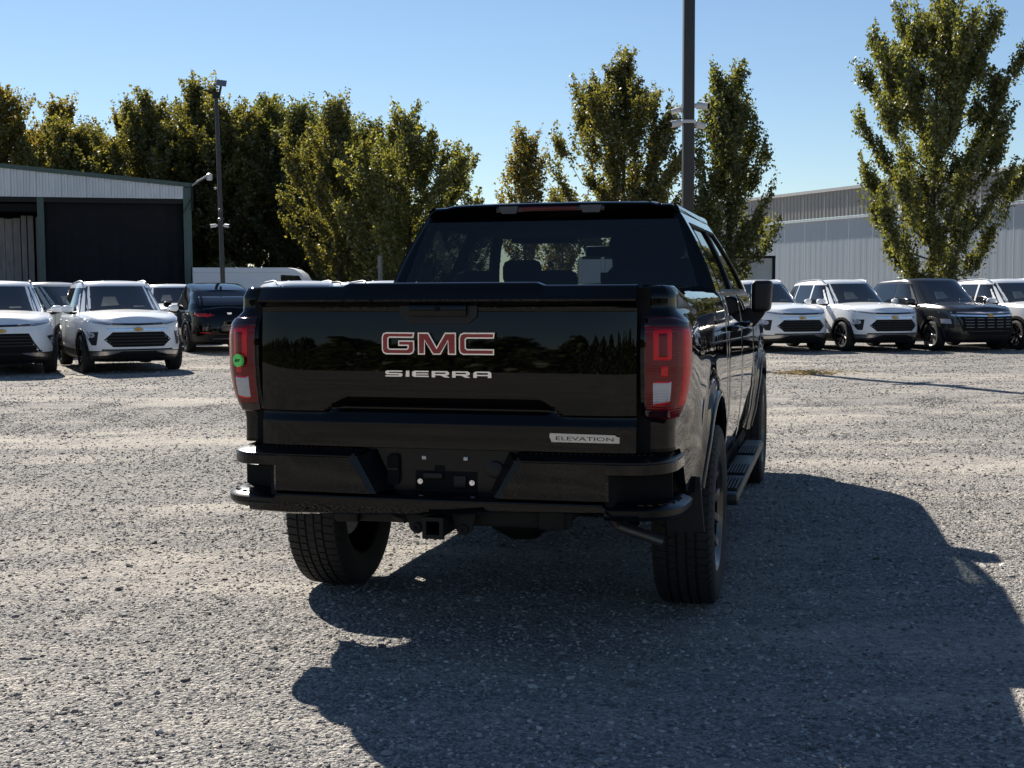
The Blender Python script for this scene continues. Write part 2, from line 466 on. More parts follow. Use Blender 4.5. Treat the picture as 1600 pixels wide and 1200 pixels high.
# --- tail lights : patches on the bed corner surface
def bed_patch(i0, i1, zlo, zhi, off, nz=10, mats=None, taper=0.0):
    """i0..i1 path indices, zlo/zhi functions of the 0..1 path fraction"""
    P = []
    for i in range(i0, i1+1):
        t = (i-i0)/(i1-i0); a, b = zlo(t), zhi(t)
        e = min(1.0, min(t, 1-t)*8)
        row = [bed_pt(i, a, -0.01)]
        for k in range(nz+1):
            z = lerp(a, b, k/nz); ez = min(1.0, min(k, nz-k)/1.0)
            row.append(bed_pt(i, z, off*(0.35+0.65*min(e, ez))))
        row.append(bed_pt(i, b, -0.01)); P.append(row)
    P = [[bed_pt(i0, lerp(zlo(0), zhi(0), k/(nz+2)), -0.01) for k in range(nz+3)]]+P+[[bed_pt(i1, lerp(zlo(1), zhi(1), k/(nz+2)), -0.01) for k in range(nz+3)]]
    return P
for s in (1, -1):
    def bd(mbx): return mbx if s == 1 else mbx.mirror()
    last = 20
    tl = bd(MB().grid(bed_patch(1, last, lambda t: lerp(0.944, 0.968, sm((t-0.55)/0.45)), lambda t: lerp(1.342, 1.318, sm((t-0.5)/0.5)), 0.008, 14))).build("tail_light", red_lens, truck, angle=40)
    bd(MB().grid(bed_patch(1, last-1, lambda t: lerp(1.306, 1.300, t), lambda t: lerp(1.340, 1.316, sm((t-0.5)/0.5)), 0.0098))).build("smoked_cap", dark_red, tl, angle=40)
    bd(MB().grid(bed_patch(1, 10, lambda t: lerp(0.946, 0.952, t), lambda t: 0.988, 0.0098))).build("smoked_base", dark_red, tl, angle=40)
    # smoked inner column, brake panel, bright vertical edge, reverse lamp
    bd(MB().grid(bed_patch(1, 2, lambda t: 0.955, lambda t: 1.335, 0.0105))).build("smoked_strip", dark_red, tl, angle=40)
    bd(MB().grid(bed_patch(3, 9, lambda t: 1.172, lambda t: lerp(1.300, 1.303, t), 0.012))).build("brake_lens", red_bright, tl, angle=40)
    bd(MB().grid(bed_patch(4, 8, lambda t: 1.182, lambda t: 1.290, 0.0135))).build("brake_lens_core", red_lens, tl, angle=40)
    bd(MB().grid(bed_patch(5, 8, lambda t: 1.112, lambda t: 1.160, 0.011))).build("brake_lens", red_bright, tl, angle=40)
    bd(MB().grid(bed_patch(3, 9, lambda t: lerp(0.998, 1.010, t*t), lambda t: 1.104, 0.012))).build("reverse_lamp_frame", red_bright, tl, angle=40)
    bd(MB().grid(bed_patch(3, 9, lambda t: lerp(1.003, 1.016, t*t), lambda t: 1.100, 0.0135))).build("reverse_lamp", clear_lens, tl, angle=40)
    bd(MB().grid(bed_patch(12, last-1, lambda t: lerp(0.972, 0.982, t), lambda t: lerp(1.322, 1.312, t), 0.0105))).build("side_lens", red_bright, tl, angle=40)
# round sticker on the left light
stick = MB()
cs = Vector((-0.872, -1.1035, 1.164)); dirx = Vector((0.93, -0.36, 0)).normalized()
nrm = Vector((-0.36, -0.93, 0)).normalized()
ring = [cs+dirx*0.0265*math.cos(a)+Vector((0, 0, 0.0265*math.sin(a)))+nrm*0.006 for a in np.linspace(0, 2*math.pi, 33)[:-1]]
back = [p-nrm*0.012 for p in ring]
stick.add(ring+back, [tuple(range(32))]+[(i, (i+1) % 32, (i+1) % 32+32, i+32) for i in range(32)])
st = stick.build("round_sticker", green_paper, None, smooth=False)
st.parent = truck
def pen(pts):
    return [tuple(cs+dirx*a*0.001+Vector((0, 0, b*0.001))+nrm*0.0068) for a, b in pts]
wr = MB()
for p in ([(-15,-6),(-11,4),(-8,-5)], [(-14,-2),(-9,-1)], [(-5,6),(-5,-6)], [(-5,6),(1,4),(2,-2),(-5,-6)], [(5,5),(7,-6),(12,6)], [(14,5),(17,3)]):
    wr.tube(pen(p), 0.0011, 5)
wr.build("sticker_writing", matte, st)

# --- rear bumper
bump_half = [(0.0, -1.214), (0.2, -1.213), (0.4, -1.209), (0.6, -1.203), (0.72, -1.195)]+[tuple(p) for p in spline([(0.77, -1.188), (0.85, -1.166), (0.908, -1.118), (0.942, -1.04), (0.953, -0.95), (0.957, -0.84)], 22)]
def bump_y(x): return interp(abs(x), [p[0] for p in bump_half[:16]], [p[1] for p in bump_half[:16]])
def sweep(prof, pts, closed=True):
    ns = path_normals(pts); P = []
    for p, n in zip(pts, ns):
        row = [(p[0]+n.x*o, p[1]+n.y*o, z) for o, z in prof]
        if closed: row.append(row[0])
        P.append(row)
    m = MB().grid(P)
    k = len(prof)
    m.add(P[0][:k], [tuple(range(k))]); m.add(P[-1][:k], [tuple(reversed(range(k)))])
    return m
def sub(x0, extra=()):
    return [(x0, bump_y(x0))]+[p for p in bump_half if p[0] > x0+0.02]
def top_path(x0):
    return [(x-0.026*sm((x-0.77)/0.12), y) for x, y in sub(x0)]
bumper = MB().box(-0.70, 0.70, -1.03, -0.98, 0.60, 0.80).build("rear_bumper", frame_black, truck, smooth=False)
for s in (1, -1):
    def bd(mbx): return mbx if s == 1 else mbx.mirror()
    # painted band under the step pad, wrapping the corner, and the step pad on it
    bd(sweep([(-0.07, 0.746), (-0.006, 0.746), (0.0, 0.749), (0.000, 0.786), (-0.002, 0.790), (-0.07, 0.790)], top_path(0.600))).build("bumper_band", black_paint, bumper, angle=12)
    pad = bd(sweep([(-0.17, 0.800), (-0.17, 0.817), (-0.080, 0.816), (-0.012, 0.799), (-0.004, 0.795), (-0.004, 0.7905), (-0.05, 0.7905)], top_path(0.318))).build("step_pad", bumper_trim, bumper)
    for k in range(22):
        x = 0.37+k*0.022
        MB().box(s*x-0.003, s*x+0.003, bump_y(x)+0.075, bump_y(x)+0.13, 0.8150, 0.8185).build("tread_rib", bumper_trim, pad, smooth=False)
    # painted face between recess and corner pocket
    P = []
    for k in range(13):
        t = k/12; z = lerp(0.648, 0.7885, t); xa = lerp(0.262, 0.352, t); row = []
        for j in range(15):
            x = lerp(xa, 0.672, j/14)
            row.append((x, bump_y(x)-0.0015+0.001*t, z))
        row = [(row[0][0], row[0][1]+0.05, z)]+row+[(row[-1][0]+0.012, row[-1][1]+0.012, z), (row[-1][0]+0.014, row[-1][1]+0.12, z)]
        P.append(row)
    P = [[(p[0], p[1]+0.05, p[2]) for p in P[0]]]+P
    bd(MB().grid(P)).build("bumper_panel", black_paint, bumper, angle=40)
    # pocket walls
    pw = MB().prism([(0.672, -1.188), (0.700, -1.180), (0.726, -1.075), (0.790, -1.03), (0.90, -0.99), (0.90, -0.97), (0.70, -0.97), (0.672, -1.05)], 0.60, 0.755, plane='XY')
    bd(pw).build("corner_pocket", matte, bumper, angle=30)
    # lower corner step with its tread
    fr = [(0.668, bump_y(0.668))]+[p for p in bump_half if p[0] > 0.69]
    stp = bd(sweep([(-0.21, 0.622), (-0.055, 0.640), (-0.004, 0.622), (0.006, 0.614), (0.003, 0.590), (-0.012, 0.574), (-0.20, 0.572)], fr)).build("corner_step", bumper_trim, bumper)
    for k in range(7):
        for j in range(4):
            i = min(len(fr)-2, 4+int(k*2.6)); p = fr[i]; n = path_normals(fr)[i]; o = -0.03-0.035*j
            MB().box(s*(p[0]+n.x*o)-0.010, s*(p[0]+n.x*o)+0.010, p[1]+n.y*o-0.006, p[1]+n.y*o+0.006, 0.625, 0.6425-0.0028*j if j else 0.634).build("tread_stud", bumper_trim, stp, smooth=False)
    # slanted surround of the plate recess
    a, b = Vector((0.345, -1.203, 0.790)), Vector((0.252, -1.205, 0.645))
    wl = MB().add([(0.354, -1.209, 0.790), (0.263, -1.211, 0.648), (0.240, -1.203, 0.648), (0.322, -1.201, 0.792), (0.335, -1.20, 0.806),
                   (0.20, -1.10, 0.66), (0.275, -1.10, 0.815)], [(0, 1, 2, 3, 4), (2, 5, 6, 3)])
    bd(wl).build("recess_side", bumper_trim, bumper, angle=20)
# lower bar (continuous, its underside cut away for the exhaust on the right)
P = []
for x in np.linspace(-0.80, 0.80, 81):
    zb = interp(x, [-0.80, -0.62, -0.5, 0.06, 0.25, 0.42, 0.66, 0.74, 0.80], [0.556, 0.552, 0.556, 0.572, 0.590, 0.610, 0.616, 0.585, 0.578])
    y = bump_y(x)
    inn = sm((abs(x)-0.66)/0.04)
    zt = lerp(0.646, 0.600, inn)
    P.append([(x, y+0.14, zt-0.004), (x, y+0.020, zt), (x, y-0.006, lerp(0.636, 0.598, inn)), (x, y-0.008, lerp(0.631, 0.594, inn)), (x, y-0.002, lerp(0.60, 0.585, inn)), (x, y+0.006, max(zb+0.008, 0.55)), (x, y+0.02, zb), (x, y+0.14, zb+0.012)])
MB().grid(P).build("bumper_lower_bar", black_paint, bumper, angle=40)
# plate recess
rec = MB().prism([(-0.335, 0.818), (0.335, 0.818), (0.255, 0.640), (-0.255, 0.640)], -1.098, -1.04).build("plate_recess", bumper_trim, bumper, smooth=False)
MB().grid([[(x, y, z) for y, z in ((-1.10, 0.650), (-1.17, 0.645), (-1.205, 0.642), (-1.212, 0.634))] for x in np.linspace(-0.275, 0.275, 12)]).build("recess_sill", bumper_trim, rec)
plug = MB().prism([(x*0.024-0.201, z) for x, z in ((-0.6, .795), (0.6, .795), (1, .783), (1, .688), (0.6, .672), (-0.6, .672), (-1, .688), (-1, .783))], -1.10, -1.118).build("trailer_socket", matte, rec, angle=20)
MB().box(-0.224, -0.178, -1.121, -1.115, 0.733, 0.739).build("socket_hinge", plastic, plug, smooth=False)
MB().lathe([(-0.012, 0.0), (-0.012, 0.026), (-0.008, 0.034), (0.002, 0.036)], 'Y', 28, (0.219, -1.10, 0.743)).build("access_cap", plastic, rec)
for x in (-0.074, 0.099): MB().box(x-0.009, x+0.009, -1.106, -1.097, 0.776, 0.791, bev=0.002).build("plate_clip", steel, rec)
for x in (-0.091, 0.124): MB().lathe([(-0.012, 0), (-0.012, 0.006), (-0.006, 0.007), (-0.006, 0.011), (0, 0.011)], 'Y', 12, (x, -1.099, 0.688)).build("bolt", chrome, rec)
MB().prism([(-.112, .732), (-.035, .732), (-.03, .755), (.01, .755), (.015, .732), (.146, .732), (.146, .652), (-.112, .652)], -1.0985, -1.0975).build("plate_bracket", matte, rec, smooth=False)
MB().box(-0.075, 0.005, -1.116, -1.099, 0.702, 0.724, bev=0.003).build("plate_light", plastic, rec)
MB().box(0.05, 0.10, -1.110, -1.099, 0.668, 0.716, bev=0.003).build("spare_key_hatch", plastic, rec)
# hitch
hitch = MB().box(-0.50, 0.50, -1.02, -0.95, 0.50, 0.57, bev=0.01).build("hitch_bar", frame_black, truck)
o_, i_ = 0.037, 0.027
hx, hz = -0.020, 0.513
sq = lambda r, y: [(hx+a*r, y, hz+b*r) for a, b in ((-1, -1), (1, -1), (1, 1), (-1, 1))]
ht = MB().grid([[p for p in col] for col in zip(sq(o_, -0.96), sq(o_, -1.145), sq(o_+0.006, -1.147), sq(o_+0.006, -1.170), sq(i_, -1.170), sq(i_, -0.98))], closed=True)
ht.build("receiver_tube", frame_black, hitch, angle=20)
for x in (-0.11, 0.085):
    P_ = [(x-0.05, 0.56), (x+0.05, 0.56), (x+0.03, 0.49), (x+0.008, 0.474), (x-0.012, 0.474), (x-0.03, 0.49)]
    MB().prism(P_, -1.09, -1.075).build("chain_plate", frame_black, hitch, angle=20)
    MB().lathe([(0, 0.010), (0, 0.017), (0.004, 0.019), (0.02, 0.017), (0.02, 0.010)], 'Y', 16, (x+0.0, -1.10, 0.50)).build("chain_ring", frame_black, hitch)
MB().tube([(-0.23, -1.0, 0.55), (-0.22, -1.05, 0.53), (-0.17, -1.07, 0.52), (-0.15, -1.05, 0.54)], 0.012, 8).build("trailer_harness", rubber, hitch)
# exhaust
ex = MB().tube([(0.40, 0.9, 0.50), (0.50, -0.1, 0.60), (0.58, -0.5, 0.56), (0.63, -0.68, 0.485)], 0.036, 14).build("exhaust_pipe", dull_steel, truck)
P = [[(0.575, -0.72, 0.525)]]
tip = MB().tube([(0.625, -0.67, 0.490), (0.66, -0.735, 0.466), (0.84, -0.76, 0.418)], 0.024, 16, caps=False)
tip.build("exhaust_tip", dull_steel, ex)

MB().prism([(0.83, 0.43), (0.985, 0.43), (0.965, 0.66), (0.80, 0.66)], -0.585, -0.56).build('mud_flap', rubber, truck, angle=30)
# --- chassis, axle, springs
ch = MB().box(-0.48, -0.38, -1.05, 4.4, 0.50, 0.62, bev=0.01).build("frame_rail", frame_black, truck)
MB().box(0.38, 0.48, -1.05, 4.4, 0.50, 0.62, bev=0.01).build("frame_rail", frame_black, truck)
axle = MB().tube([(-0.80, 0, 0.415), (0.80, 0, 0.415)], 0.045, 12).build("rear_axle", frame_black, truck)
MB().lathe([(-0.16, 0.05), (-0.12, 0.12), (-0.02, 0.165), (0.08, 0.16), (0.15, 0.10), (0.18, 0.05)], 'X', 20, (0.05, -0.02, 0.415)).build("differential", frame_black, axle)
MB().tube([(-0.78, AX_F, 0.415), (0.78, AX_F, 0.415)], 0.05, 10).build("front_axle", frame_black, truck)
for s in (-1, 1):
    MB().tube([(s*0.52, -0.75, 0.56), (s*0.52, -0.4, 0.47), (s*0.52, 0, 0.44), (s*0.52, 0.5, 0.48), (s*0.52, 0.8, 0.56)], 0.028, 6).build("leaf_spring", frame_black, truck)
    MB().tube([(s*0.62, -0.12, 0.36), (s*0.46, -0.25, 0.72)], 0.028, 10).build("shock_absorber", frame_black, truck)
MB().lathe([(-0.10, 0.12), (-0.11, 0.30), (-0.06, 0.36), (0.06, 0.36), (0.11, 0.30), (0.10, 0.12)], 'Z', 32, (0.0, -0.62, 0.66)).build("spare_wheel", rubber, truck)
MB().box(-0.36, 0.36, 0.4, 2.9, 0.48, 0.60, bev=0.02).build("underbody", frame_black, truck)

# --- cab lower side, doors and front wing as separate panels
def side_pt(y, z, off=0.0):
    x = side_x(z)
    if z > 1.375: x = interp(z, [1.375, 1.405, 1.425, 1.435], [0.940, 0.930, 0.915, 0.905])
    if y > 4.2: x -= 0.16*((y-4.2)/0.55)**2.2
    return (x+flare(y, z)+off, y, z)
def side_panel(ys, zlo, zhi, edge=0.012):
    P = []
    ys = list(ys)
    for k, y in enumerate(ys):
        lo, hi = arch_low(y, zlo(y)), zhi(y)
        row = [side_pt(y, lo, -0.03)]+[side_pt(y, lerp(lo, hi, t)) for t in ZS]+[side_pt(y, hi, -0.04)]
        if k in (0, len(ys)-1): row = [(p[0]-0.004, p[1], p[2]) for p in row]
        P.append(row)
    P = [[(p[0]-0.03, p[1], p[2]) for p in P[0]]]+P+[[(p[0]-0.03, p[1], p[2]) for p in P[-1]]]
    return MB().grid(P)
zbelt = lambda y: 1.432
hoodz = lambda y: interp(y, [2.9, 3.3, 4.0, 4.5, 4.76], [1.425, 1.40, 1.345, 1.29, 1.22])
rear_door_lo = lambda y: max(0.50, 0.50+0.0*y)
panels = [("cab_corner", np.linspace(0.80, 0.955, 6), lambda y: 0.50, zbelt),
          ("rear_door", np.linspace(0.963, 1.892, 26), lambda y: 0.50, zbelt),
          ("front_door", np.linspace(1.900, 2.985, 26), lambda y: 0.50, lambda y: min(zbelt(y), hoodz(y)+0.02)),
          ("front_wing", np.concatenate([np.linspace(2.993, 3.22, 8), np.linspace(3.226, 4.264, 70), np.linspace(4.28, 4.74, 16)]), lambda y: 0.46, hoodz)]
for s in (1, -1):
    for nm, ys, lo, hi in panels:
        m_ = side_panel(ys, lo, hi)
        o = (m_ if s == 1 else m_.mirror()).build(nm, black_paint, truck, angle=45)
        if "door" in nm:
            yh = ys[0]+0.06 if nm == "rear_door" else ys[0]+0.06
            P = [(s*(side_x(1.22)+d), yh+t, 1.235) for t, d in ((0.0, 0.0), (0.015, 0.034), (0.10, 0.042), (0.18, 0.034), (0.195, 0.0))]
            MB().tube(P, 0.014, 8).build("door_handle", black_paint, o)
    # shut-line backing and sill
    MB().add([(s*0.905, 0.70, 0.45), (s*0.905, 3.2, 0.45), (s*0.905, 3.2, 1.36), (s*0.905, 0.70, 1.36)], [(0, 1, 2, 3)]).build("door_jamb", matte, truck, smooth=False)
    MB().box(min(s*0.80, s*0.905), max(s*0.80, s*0.905), 0.60, 3.18, 0.40, 0.505, bev=0.015).build("rocker_panel", matte, truck)
    # running board
    rb = MB().box(min(s*0.925, s*1.055), max(s*0.925, s*1.055), 0.36, 2.66, 0.385, 0.445, bev=0.018).build("running_board", plastic, truck)
    for a in (0.45, 1.0, 1.85):
        pdm = MB().box(min(s*0.94, s*1.044), max(s*0.94, s*1.044), a, a+0.42, 0.444, 0.450, bev=0.002).build("step_tread", matte, rb)
        for k in range(6):
            xx = s*(0.951+k*0.0165)
            MB().box(xx-0.004, xx+0.004, a+0.03, a+0.39, 0.4495, 0.455).build("tread_rib", plastic, pdm, smooth=False)
    for a in (0.6, 1.5, 2.4): MB().box(min(s*0.5, s*0.95), max(s*0.5, s*0.95), a, a+0.06, 0.41, 0.43).build("step_bracket", frame_black, rb, smooth=False)

# hood, nose and front bumper
P = []
for y in np.linspace(2.98, 4.76, 24):
    xm = side_pt(y, min(hoodz(y), 1.37))[0]-0.012
    P.append([(xm*t, y+ (0.03*(1-t*t) if y > 4.6 else 0), hoodz(y)+0.075*(1-t*t)**1.2*sm((4.9-y)/0.5)) for t in np.linspace(-1, 1, 25)])
MB().grid(P).build("hood", black_paint, truck, angle=40)
nose = MB().box(-0.78, 0.78, 4.60, 4.755, 0.78, 1.20, bev=0.03).build("grille", matte, truck)
for z in (0.86, 0.95, 1.04, 1.13): MB().box(-0.55, 0.55, 4.755, 4.775, z-0.014, z+0.014, bev=0.004).build("grille_bar", chrome, nose)
for s in (-1, 1): MB().box(min(s*.60, s*.80), max(s*.60, s*.80), 4.62, 4.765, 0.92, 1.18, bev=0.03).build("headlight", clear_lens, truck)
MB().box(-0.90, 0.90, 4.50, 4.80, 0.42, 0.76, bev=0.06).build("front_bumper", black_paint, truck)
MB().box(-0.75, 0.75, 3.2, 4.6, 0.62, 1.15).build("engine_bay", matte, truck, smooth=False)

# --- greenhouse
ZB, ZR = 1.432, 1.862
def gx(z): return interp(z, [1.40, 1.432, 1.50, 1.60, 1.72, 1.82, 1.862, 1.885, 1.90], [0.915, 0.902, 0.880, 0.840, 0.782, 0.725, 0.697, 0.672, 0.650])
def yrear(z): return lerp(0.815, 0.925, (z-ZB)/(ZR-ZB))
def ywind(z): return lerp(3.08, 2.42, (z-1.40)/(ZR-1.40))
def gpatch(bot, top, nu=10, nv=8, off=0.0, rim=0.012):
    """bot, top: polylines in (y,z)"""
    def along(pl, t):
        ts = np.linspace(0, 1, len(pl)); return np.interp(t, ts, [p[0] for p in pl]), np.interp(t, ts, [p[1] for p in pl])
    P = []
    for i in range(nu+1):
        a, b = along(bot, i/nu), along(top, i/nu); row = []
        for k in range(nv+1):
            y, z = lerp(a[0], b[0], k/nv), lerp(a[1], b[1], k/nv); row.append((gx(z)+off, y, z))
        if rim: row = [(row[0][0]-rim, row[0][1], row[0][2])]+row+[(row[-1][0]-rim, row[-1][1], row[-1][2])]
        P.append(row)
    if rim: P = [[(p[0]-rim, p[1], p[2]) for p in P[0]]]+P+[[(p[0]-rim, p[1], p[2]) for p in P[-1]]]
    return MB().grid(P)
ZG0, ZG1 = 1.445, 1.800
for s in (1, -1):
    def bd(mbx): return mbx if s == 1 else mbx.mirror()
    fr = 0.045
    bd(gpatch([(yrear(ZB), ZB), (1.075, ZB)], [(yrear(ZR), ZR), (1.055, ZR)], 8, 10, 0.0, 0.05)).build("rear_pillar", black_paint, truck)
    bd(gpatch([(1.055, ZG1), (2.50, ZG1)], [(1.055, ZR), (2.43, ZR)], 16, 5, 0.0, 0.05)).build("roof_rail", black_paint, truck)
    bd(gpatch([(1.075, ZB), (2.96, ZB)], [(1.075, ZG0), (2.95, ZG0)], 16, 1, 0.002, 0.05)).build("belt_moulding", plastic, truck)
    bd(gpatch([(1.862, ZG0), (1.945, ZG0)], [(1.862, ZG1), (1.945, ZG1)], 4, 8, 0.001, 0.04)).build("centre_pillar", plastic, truck)
    bd(gpatch([(2.93, ZG0), (ywind(ZG0)+0.01, ZG0)], [(2.42, ZG1), (ywind(ZG1)+0.005, ZG1)], 3, 8, 0.0, 0.05)).build("front_pillar", black_paint, truck)
    for a, b, c, d, nm in ((1.075, 1.862, 1.055, 1.862, "rear_side_window"), (1.945, 2.93, 1.945, 2.42, "front_side_window")):
        w_ = bd(gpatch([(a, ZG0), (b, ZG0)], [(c, ZG1), (d, ZG1)], 8, 8, -0.014, 0)).build(nm, privacy_glass if nm.startswith("rear") else side_glass, truck)
        for (p0, p1) in (((a, ZG0), (c, ZG1)), ((b, ZG0), (d, ZG1)), ((c, ZG1), (d, ZG1))):
            MB().tube([(s*(gx(lerp(p0[1], p1[1], t))-0.006), lerp(p0[0], p1[0], t), lerp(p0[1], p1[1], t)) for t in np.linspace(0, 1, 6)], 0.009, 6).build("window_seal", rubber, w_)
# roof
def roof_z(x, y):
    e = abs(x)/0.655
    z = 1.922-0.010*e**2.4
    z -= 0.028*sm((1.05-y)/0.15)*0.35+0.075*max(0, (y-2.0)/0.45)**2
    z += 0.009*(1-sm((abs(x)-0.54)/0.05))*sm((2.4-y)/0.2)
    return z
P = []
for y in list(np.linspace(0.915, 1.0, 5))+list(np.linspace(1.05, 2.45, 24)):
    row = []
    for x in np.linspace(-0.655, 0.655, 61): row.append((x, y, roof_z(x, y)))
    ed = [(-0.70, y, ZR), (-0.692, y, ZR+0.025), (-0.678, y, ZR+0.040)]
    row = ed+row+[(0.678, y, ZR+0.040), (0.692, y, ZR+0.025), (0.70, y, ZR)]
    P.append(row)
MB().grid(P).build("roof", black_paint, truck, angle=30)
# rear wall of the cab: upper header, glass and its frame
P = []
for x in np.linspace(-0.688, 0.688, 41):
    zz = min(roof_z(min(abs(x), 0.655), 0.915), 1.93)-0.03*max(0, (abs(x)-0.655)/0.033)
    P.append([(x, 0.915, zz), (x, 0.893, zz-0.006), (x, 0.886, zz-0.016), (x, 0.900, 1.87), (x, 0.925, 1.823), (x, 0.94, 1.818)])
MB().grid(P).build("roof_header", black_paint, truck, angle=35)
def cabrear(x, z, off=0.0): return (x, yrear(z)-0.010-off, z)
bl_, br_, tr_, tl_ = (-0.812, 1.455), (0.812, 1.455), (0.692, 1.822), (-0.692, 1.822)
def quad_sheet(c, f, n=10):
    P = []
    for i in range(n+1):
        t = i/n; a = (lerp(c[0][0], c[1][0], t), lerp(c[0][1], c[1][1], t)); b = (lerp(c[3][0], c[2][0], t), lerp(c[3][1], c[2][1], t))
        P.append([f(lerp(a[0], b[0], k/n), lerp(a[1], b[1], k/n)) for k in range(n+1)])
    return MB().grid(P)
rw = quad_sheet([bl_, br_, tr_, tl_], lambda x, z: cabrear(x, z, 0.006), 10).build("rear_window", rear_glass, truck)
for s in (1, -1):
    P = []
    for k in range(13):
        z = lerp(1.30, ZR, k/12); xo = gx(max(z, 1.40)); xi = interp(z, [1.455, 1.822], [0.805, 0.688]) if z > 1.455 else 0.805
        P.append([(s*xi, yrear(z)+0.02, z), (s*xi, yrear(z)-0.012, z), (s*(xo-0.035), yrear(z)-0.012, z), (s*(xo-0.012), yrear(z)-0.006, z), (s*(xo-0.001), yrear(z)+0.012, z), (s*xo, yrear(z)+0.03, z)])
    MB().grid(P).build("rear_window_frame", black_paint, truck, angle=50)
MB().add([(-0.83, 0.80, 0.85), (0.83, 0.80, 0.85), (0.83, 0.812, 1.458), (-0.83, 0.812, 1.458)], [(0, 1, 2, 3)]).build("cab_back_panel", black_paint, truck, smooth=False)
# high brake light with two cargo lamps
hl = MB().box(-0.300, 0.300, 0.882, 0.90, 1.868, 1.900, bev=0.004).build("high_brake_light", dark_red, truck)
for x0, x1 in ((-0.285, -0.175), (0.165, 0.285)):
    MB().prism([(x0, 1.902), (x1, 1.902), (x1-0.012, 1.862), (x0+0.018, 1.862)], 0.876, 0.900).build("cargo_lamp", shaded_lens, hl, angle=20)
MB().box(-0.16, 0.15, 0.877, 0.884, 1.878, 1.896, bev=0.002).build("brake_lens", red_lens, hl)
# windscreen and cowl
P = []
for z in np.linspace(1.40, 1.862, 8): P.append([(x*(gx(z)-0.02), ywind(z)+0.10*(1-x*x), z) for x in np.linspace(-1, 1, 15)])
MB().grid(P).build("windscreen", clear_glass, truck)
MB().box(-0.86, 0.86, 2.95, 3.12, 1.30, 1.40).build("cowl", matte, truck, smooth=False)
# interior
MB().box(-0.86, 0.86, 0.84, 3.0, 0.60, 0.66).build("cab_floor", matte, truck, smooth=False)
MB().box(-0.66, 0.66, 0.95, 2.40, 1.785, 1.835, bev=0.01).build("headliner", seat_cloth, truck, smooth=False)
dash = MB().box(-0.84, 0.84, 2.62, 2.98, 0.95, 1.375, bev=0.05).build("dashboard", seat_cloth, truck)
sw = MB()
for k in range(25):
    a = 2*math.pi*k/24
    sw.v.append((0, 0, 0))
pts = [(-0.40+0.185*math.cos(a), 2.42+0.10*math.sin(a)*0.4, 1.27+0.17*math.sin(a)) for a in np.linspace(0, 2*math.pi, 25)]
MB().tube(pts, 0.016, 8, caps=False).build("steering_wheel", plastic, dash)
MB().box(-0.14, 0.14, 2.58, 2.62, 1.25, 1.41, bev=0.01).build("display_screen", car_glass, dash)
def seat(name, x0, x1, y, ztop, heads):
    o = MB().box(x0, x1, y, y+0.52, 0.85, 1.02, bev=0.05).build(name, seat_cloth, truck)
    bm = bmesh.new(); bmesh.ops.create_cube(bm, size=1.0)
    bmesh.ops.bevel(bm, geom=list(bm.edges), offset=0.12, segments=3, affect='EDGES')
    for v in bm.verts: v.co = Vector(((x0+x1)/2+v.co.x*(x1-x0), y+0.02+v.co.y*0.16-0.12*v.co.z, (0.95+ztop)/2+v.co.z*(ztop-0.95)))
    MB().bm(bm).build("backrest", seat_cloth, o)
    for hx_ in heads:
        MB().box(hx_-0.125, hx_+0.125, y-0.12, y-0.02, ztop+0.015, ztop+0.175, bev=0.045).build("headrest", seat_cloth, o)
seat("rear_seat", -0.74, 0.74, 1.10, 1.38, (-0.46, 0.0, 0.46))
seat("front_seat", -0.66, -0.20, 1.95, 1.46, (-0.40,))
seat("front_seat", 0.10, 0.74, 1.95, 1.635, ())
MB().box(0.15, 0.62, 1.84, 1.94, 1.63, 1.785, bev=0.05).build("headrest", seat_cloth, truck.children[-1])
MB().box(-0.10, 0.14, 2.42, 2.45, 1.665, 1.735, bev=0.015).build("interior_mirror", plastic, truck)
for s in (-1, 1): MB().box(s*0.35-0.2, s*0.35+0.2, 2.20, 2.44, 1.755, 1.785, bev=0.006).build("sun_visor", seat_cloth, truck)
# door mirrors
for s in (1, -1):
    bm = bmesh.new(); bmesh.ops.create_cube(bm, size=1.0)
    for v in bm.verts:
        t = v.co.z+0.5
        v.co = Vector((s*(1.035+v.co.x*lerp(0.118, 0.130, t)+0.008*t), 2.64+v.co.y*0.22+0.2*(v.co.x*0.12), 1.400+v.co.z*0.205))
    bmesh.ops.bevel(bm, geom=list(bm.edges), offset=0.035, segments=4, profile=0.6, affect='EDGES')
    mo = MB().bm(bm).build("door_mirror", plastic, truck, angle=50)
    MB().box(min(s*0.968, s*0.980), max(s*0.968, s*0.980), 2.54, 2.73, 1.315, 1.485, bev=0.005).build("mirror_glass", chrome, mo)
    MB().prism([(0.90, 1.33), (1.07, 1.31), (1.05, 1.27), (0.995, 1.20), (0.965, 1.20), (0.90, 1.24)] if s == 1 else [(-0.90, 1.33), (-1.07, 1.31), (-1.05, 1.27), (-0.995, 1.20), (-0.965, 1.20), (-0.90, 1.24)], 2.58, 2.70).build("mirror_arm", plastic, mo, angle=30)
MB().tube([(0.80, 3.42, 1.36), (0.80, 3.40, 1.80)], 0.003, 6).build("antenna", matte, truck)

